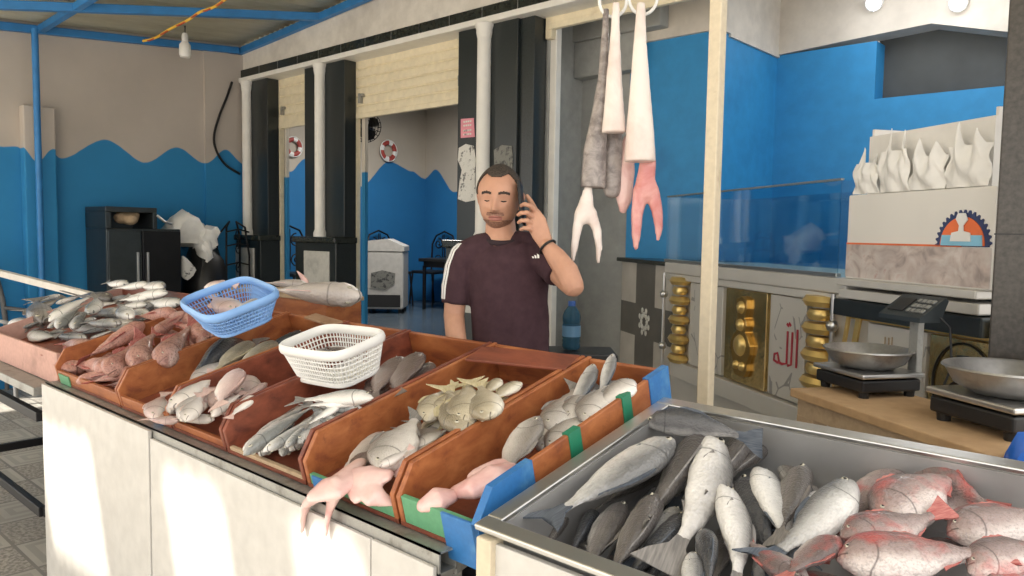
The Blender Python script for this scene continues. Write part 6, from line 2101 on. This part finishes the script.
# hanging arm (picture left) with its hand on the crate rim behind
AL = [mp(464, 256, 0.02), mp(457, 285, 0.02), mp(454, 316, 0.01), mp(456, 338, -0.04), mp(461, 362, -0.10)]
tube(b, AL, [0.048, 0.043, 0.038, 0.037, 0.026], 14, 1, None, True, 0, True)
w0 = AL[-1]
hdv = lp(0.03, -0.09, -0.035).normalized()
sdv = RH.copy()
pal = [w0, w0 + hdv * 0.045, w0 + hdv * 0.09]
tube(b, pal, [0.026, 0.036, 0.036], 14, 0.45, V((0, 0, 1)), True, 0, True)
for i, (o_, ln) in enumerate(((-0.030, 0.072), (-0.010, 0.082), (0.010, 0.077), (0.029, 0.060))):
    p0 = w0 + hdv * 0.088 + sdv * o_
    tube(b, [p0, p0 + hdv * ln * 0.5 + V((0, 0, -0.006)), p0 + hdv * ln * 0.8 + V((0, 0, -0.02)), p0 + hdv * ln * 0.95 + V((0, 0, -0.036))], [0.0095, 0.009, 0.0085, 0.007], 8, 1, None, True, 0, True)
p0 = w0 + hdv * 0.035 + sdv * 0.034
tube(b, [p0, p0 + hdv * 0.03 + sdv * 0.022 + V((0, 0, -0.008)), p0 + hdv * 0.06 + sdv * 0.026 + V((0, 0, -0.018))], [0.012, 0.010, 0.008], 8, 1, None, True, 0, True)
# raised arm (picture right)
tube(b, [mp(541, 252, 0.0), mp(556, 268, -0.08), mp(568, 281, -0.16), mp(573, 286, -0.20)], [0.050, 0.046, 0.041, 0.038], 14, 1, None, True, 0, True)
tube(b, [mp(573, 286, -0.20), mp(567, 272, -0.18), mp(556, 257, -0.15), mp(547, 246, -0.13)], [0.038, 0.041, 0.035, 0.025], 14, 1, None, True, 0, True)
tube(b, [mp(547, 246, -0.13), mp(541, 234, -0.12), mp(536, 222, -0.11), mp(534, 216, -0.105)], [0.025, 0.033, 0.037, 0.030], 14, 0.42, AH, True, 0, True)
FNG = [[(536, 212, -0.105), (530, 205.5, -0.13), (524, 204, -0.125), (521, 206, -0.11)],
       [(534, 218, -0.11), (527, 212.5, -0.14), (521, 213, -0.135), (518, 215, -0.115)],
       [(534, 225, -0.11), (527, 220.5, -0.14), (521.5, 220.5, -0.135), (518.5, 222.5, -0.115)],
       [(536, 232, -0.11), (529, 228.5, -0.13), (524, 228, -0.128), (521, 229.5, -0.11)]]
for f in FNG:
    tube(b, [mp(*q) for q in f], [0.0095, 0.009, 0.0083, 0.0070], 10, 1, None, True, 0, True)
tube(b, [mp(541, 226, -0.095), mp(536, 212, -0.07), mp(531, 202, -0.05), mp(527, 196, -0.045)], [0.014, 0.012, 0.010, 0.008], 10, 1, None, True, 0, True)
# legs and feet
hipz = 0.93
for s in (-1, 1):
    tube(b, [lp(s * 0.085 + 0.01, 0.03, hipz), lp(s * 0.10 + 0.01, 0.02, 0.50), lp(s * 0.10 + 0.01, 0.035, 0.30), lp(s * 0.10 + 0.01, 0.05, 0.09)], [0.082, 0.056, 0.052, 0.036], 14, 1, None, True, 0, True)
    tube(b, [lp(s * 0.10 + 0.01, 0.07, 0.045), lp(s * 0.105 + 0.01, -0.03, 0.035), lp(s * 0.11 + 0.01, -0.12, 0.024)], [0.036, 0.034, 0.022], 12, 1, None, True, 0, True)
body = remeshed('body', b, M['skin'], man, 0.0036, 2, 0.5)

# shirt
b = nb()
tube(b, [mp(501.5, 239.5, 0.02), mp(502, 243, 0.02), mp(504, 250, 0.02), mp(507, 264, 0.02), mp(509, 288, 0.015), mp(510, 312, 0.01), mp(511, 340, 0.01), mp(511, 378, 0.02)],
     [0.062, 0.085, 0.128, 0.150, 0.146, 0.142, 0.140, 0.148], 32, 0.74, AH)
tube(b, [mp(466, 255, 0.02), mp(480, 250, 0.02), mp(503, 249, 0.02), mp(527, 248, 0.02), mp(541, 252, 0.01)], [0.050, 0.060, 0.068, 0.060, 0.052], 18, 1, None, True, 0, True)
tube(b, [mp(468, 254, 0.02), mp(461, 270, 0.02), mp(457, 287, 0.02), mp(455, 304, 0.018)], [0.058, 0.058, 0.054, 0.051], 18, 1)
tube(b, [mp(536, 250, 0.01), mp(545, 258, -0.04), mp(555, 268, -0.085), mp(560, 275, -0.115)], [0.060, 0.060, 0.056, 0.053], 18, 1)
shirt = remeshed('t_shirt', b, M['shirt'], man, 0.0055, 5, 0.5)
tx = bpy.data.textures.new('folds', 'CLOUDS'); tx.noise_scale = 0.10
dm = shirt.modifiers.new('folds', 'DISPLACE'); dm.texture = tx; dm.strength = 0.014; dm.mid_level = 0.5
b = nb()
cpt = []
for i in range(25):
    a = 2 * PI * i / 24
    cpt.append(mp(501.5, 239.5, 0.018) + RH * (0.066 * math.cos(a)) + AH * (0.068 * math.sin(a)) + V((0, 0, 0.020 * math.sin(a) + 0.006)))
tube(b, cpt, 0.0085, 8, 1.3, None, False)
obj('collar', b, plain('dark rib collar', (0.030, 0.017, 0.022), 0.9), shirt, 60)
dg = bpy.context.evaluated_depsgraph_get()
dg.update()
bvh = BVHTree.FromObject(shirt, dg)       # local to the shirt = local to the man
b = nb()
AX = [mp(470, 246, 0.02), mp(464, 260, 0.02), mp(460, 274, 0.02), mp(457, 288, 0.02), mp(455.5, 302, 0.018)]
fine = []
for p, q in zip(AX, AX[1:]):
    for k in range(6): fine.append(p.lerp(q, k / 6))
fine.append(AX[-1])
for j, ang in enumerate((0.15, 0.42, 0.69)):
    prev = None
    for p in fine:
        row = []
        for da in (-0.075, 0.075):
            dr = (-RH * math.cos(ang + da) - AH * math.sin(ang + da)) + V((0, 0, 0.25))
            dr.normalize()
            hit, nrm_, _, _ = bvh.ray_cast(p + dr * 0.25, -dr)
            if hit is None: hit = p + dr * 0.055
            row += [hit + dr * 0.0022, hit - dr * 0.002]
        cur = [b.verts.new(v) for v in row]
        if prev:
            for q in ((0, 2), (2, 3), (3, 1), (1, 0)):
                b.faces.new((prev[q[0]], prev[q[1]], cur[q[1]], cur[q[0]]))
        prev = cur
obj('sleeve_stripe', b, M['white_plastic'], shirt)
# three slanted bars on the chest
b = nb()
for k, (x0, x1, h) in enumerate(((532.4, 534.0, 3.4), (534.8, 536.6, 5.4), (537.4, 539.4, 7.4))):
    yb = 258.2
    quad = []
    for (px, py) in ((x0, yb), (x1, yb), (x1 - 0.2, yb - h * 0.45), (x0 + 0.4 - 0.9, yb - h * 0.62 if k else yb - h * 0.6)):
        o_ = O - foot
        d_ = ray(px, py).normalized()
        hit, *_ = bvh.ray_cast(o_, d_)
        if hit is None: hit = mp(px, py, -0.1)
        quad.append((hit - d_ * 0.004, hit + d_ * 0.003))
    a = [b.verts.new(q[0]) for q in quad]
    c = [b.verts.new(q[1]) for q in quad]
    b.faces.new(a); b.faces.new(c[::-1])
    for i in range(4): b.faces.new((a[i], a[(i + 1) % 4], c[(i + 1) % 4], c[i]))
obj('chest_mark', b, M['white_plastic'], shirt)

# trousers and shoes
b = nb()
tube(b, [lp(0.01, 0.03, 1.02), lp(0.01, 0.03, 0.92), lp(0.01, 0.03, 0.84)], [0.142, 0.15, 0.13], 24, 0.78, AH)
for s in (-1, 1):
    tube(b, [lp(s * 0.08 + 0.01, 0.03, 0.90), lp(s * 0.098 + 0.01, 0.022, 0.50), lp(s * 0.10 + 0.01, 0.04, 0.09)], [0.098, 0.074, 0.064], 18)
remeshed('trousers', b, M['trousers'], man, 0.009, 4)
for s in (-1, 1):
    b = nb()
    tube(b, [lp(s * 0.10 + 0.01, 0.085, 0.055), lp(s * 0.103 + 0.01, 0.0, 0.052), lp(s * 0.108 + 0.01, -0.09, 0.042), lp(s * 0.111 + 0.01, -0.15, 0.032)], [0.045, 0.047, 0.046, 0.034], 14, 1, None, True, 0, True)
    for v in b.verts: v.co.z = max(v.co.z, 0.004)
    sh = obj('shoe', b, M['black'], man, 60)
# hair, brows, stubble, lips, eyes


def hair_keep(c):
    x, y, z = c
    if y < -0.045: return z > 0.082 + 0.10 * max(0, abs(x) - 0.030) * 0.0 + 0.012 * g(x, 0.045, 0.015) + 0.012 * g(x, -0.045, 0.015) - 0.004 * g(x, 0, 0.02)
    if y < -0.012: return z > 0.012 + (0.075 * ((-0.012 - y) / 0.033) ** 2)
    if y < 0.035: return z > 0.020
    return z > -0.060


b = head_grid(nb(), hair_keep, 0.0065, thick=0.007)
hr = obj('hair', b, M['hair'], man, 70)
ds = hr.modifiers.new('s', 'SMOOTH'); ds.iterations = 3
b = head_grid(nb(), lambda c: c.y < -0.03 and 0.012 < abs(c.x) < 0.050 and abs(c.z - (0.024 + 0.004 * g(abs(c.x), 0.03, 0.012) - 0.10 * max(0, abs(c.x) - 0.038))) < 0.0042, 0.0022, 192, 180, 0.002)
obj('eyebrows', b, M['brow'], man, 70)
b = head_grid(nb(), lambda c: c.y < -0.02 and ((abs(c.x) < 0.030 and -0.053 < c.z < -0.041) or (abs(c.x) < 0.024 and -0.105 < c.z < -0.077) or (c.z < -0.070 and abs(c.x) > 0.022 and c.z > -0.108)), 0.0008, 144, 140, 0.0012)
obj('stubble', b, M['stubble'], man, 70)
b = head_grid(nb(), lambda c: c.y < -0.05 and abs(c.x) < 0.023 and abs(c.z + 0.0625) < 0.0085 - 0.25 * max(0, abs(c.x) - 0.010) , 0.0010, 192, 180, 0.0012)
obj('lips', b, M['lips'], man, 70)
for s in (-1, 1):
    b = nb()
    pp = [head_pt(s * a, 0.0 - 0.012, 0.0014) for a in (0.27, 0.33, 0.40, 0.48, 0.55)]
    pp = [V((p.x, p.y, -0.001 - 0.003 * g(p.x * s, 0.030, 0.009))) for p in pp]
    tube(b, [HM @ p for p in pp], [0.0012, 0.0022, 0.0026, 0.0022, 0.0012], 8, 1, None, True, 0)
    obj('eye', b, M['eye_black'], man, 60)
b = nb()
wc, wd = mp(547.5, 247, -0.132), (mp(547, 246, -0.13) - mp(556, 257, -0.15)).normalized()
_, a_, c_ = frame_of(wd)
tube(b, [wc + a_ * (0.031 * math.cos(t_)) + c_ * (0.031 * math.sin(t_)) for t_ in [2 * PI * i / 24 for i in range(25)]], 0.0045, 8, 1, None, False)
obj('bracelet', b, M['rubber'], man, 60)

pc = mp(521.5, 203, -0.075) + foot
ph = thing('mobile_phone', 'black mobile phone held at the man\'s ear', 'phone', pc)
rot = HB @ Matrix.Rotation(-0.10, 3, 'Y') @ Matrix.Rotation(-0.25, 3, 'X') @ Matrix.Rotation(-0.15, 3, 'Z')
b = nb(); box(b, (0, 0, 0), (0.010, 0.072, 0.15), rot, 0.003); obj('phone_case', b, M['phone'], ph)
b = nb(); box(b, rot @ V((-0.0055, 0, 0)), (0.001, 0.066, 0.142), rot); obj('phone_screen', b, M['eye_black'], ph)
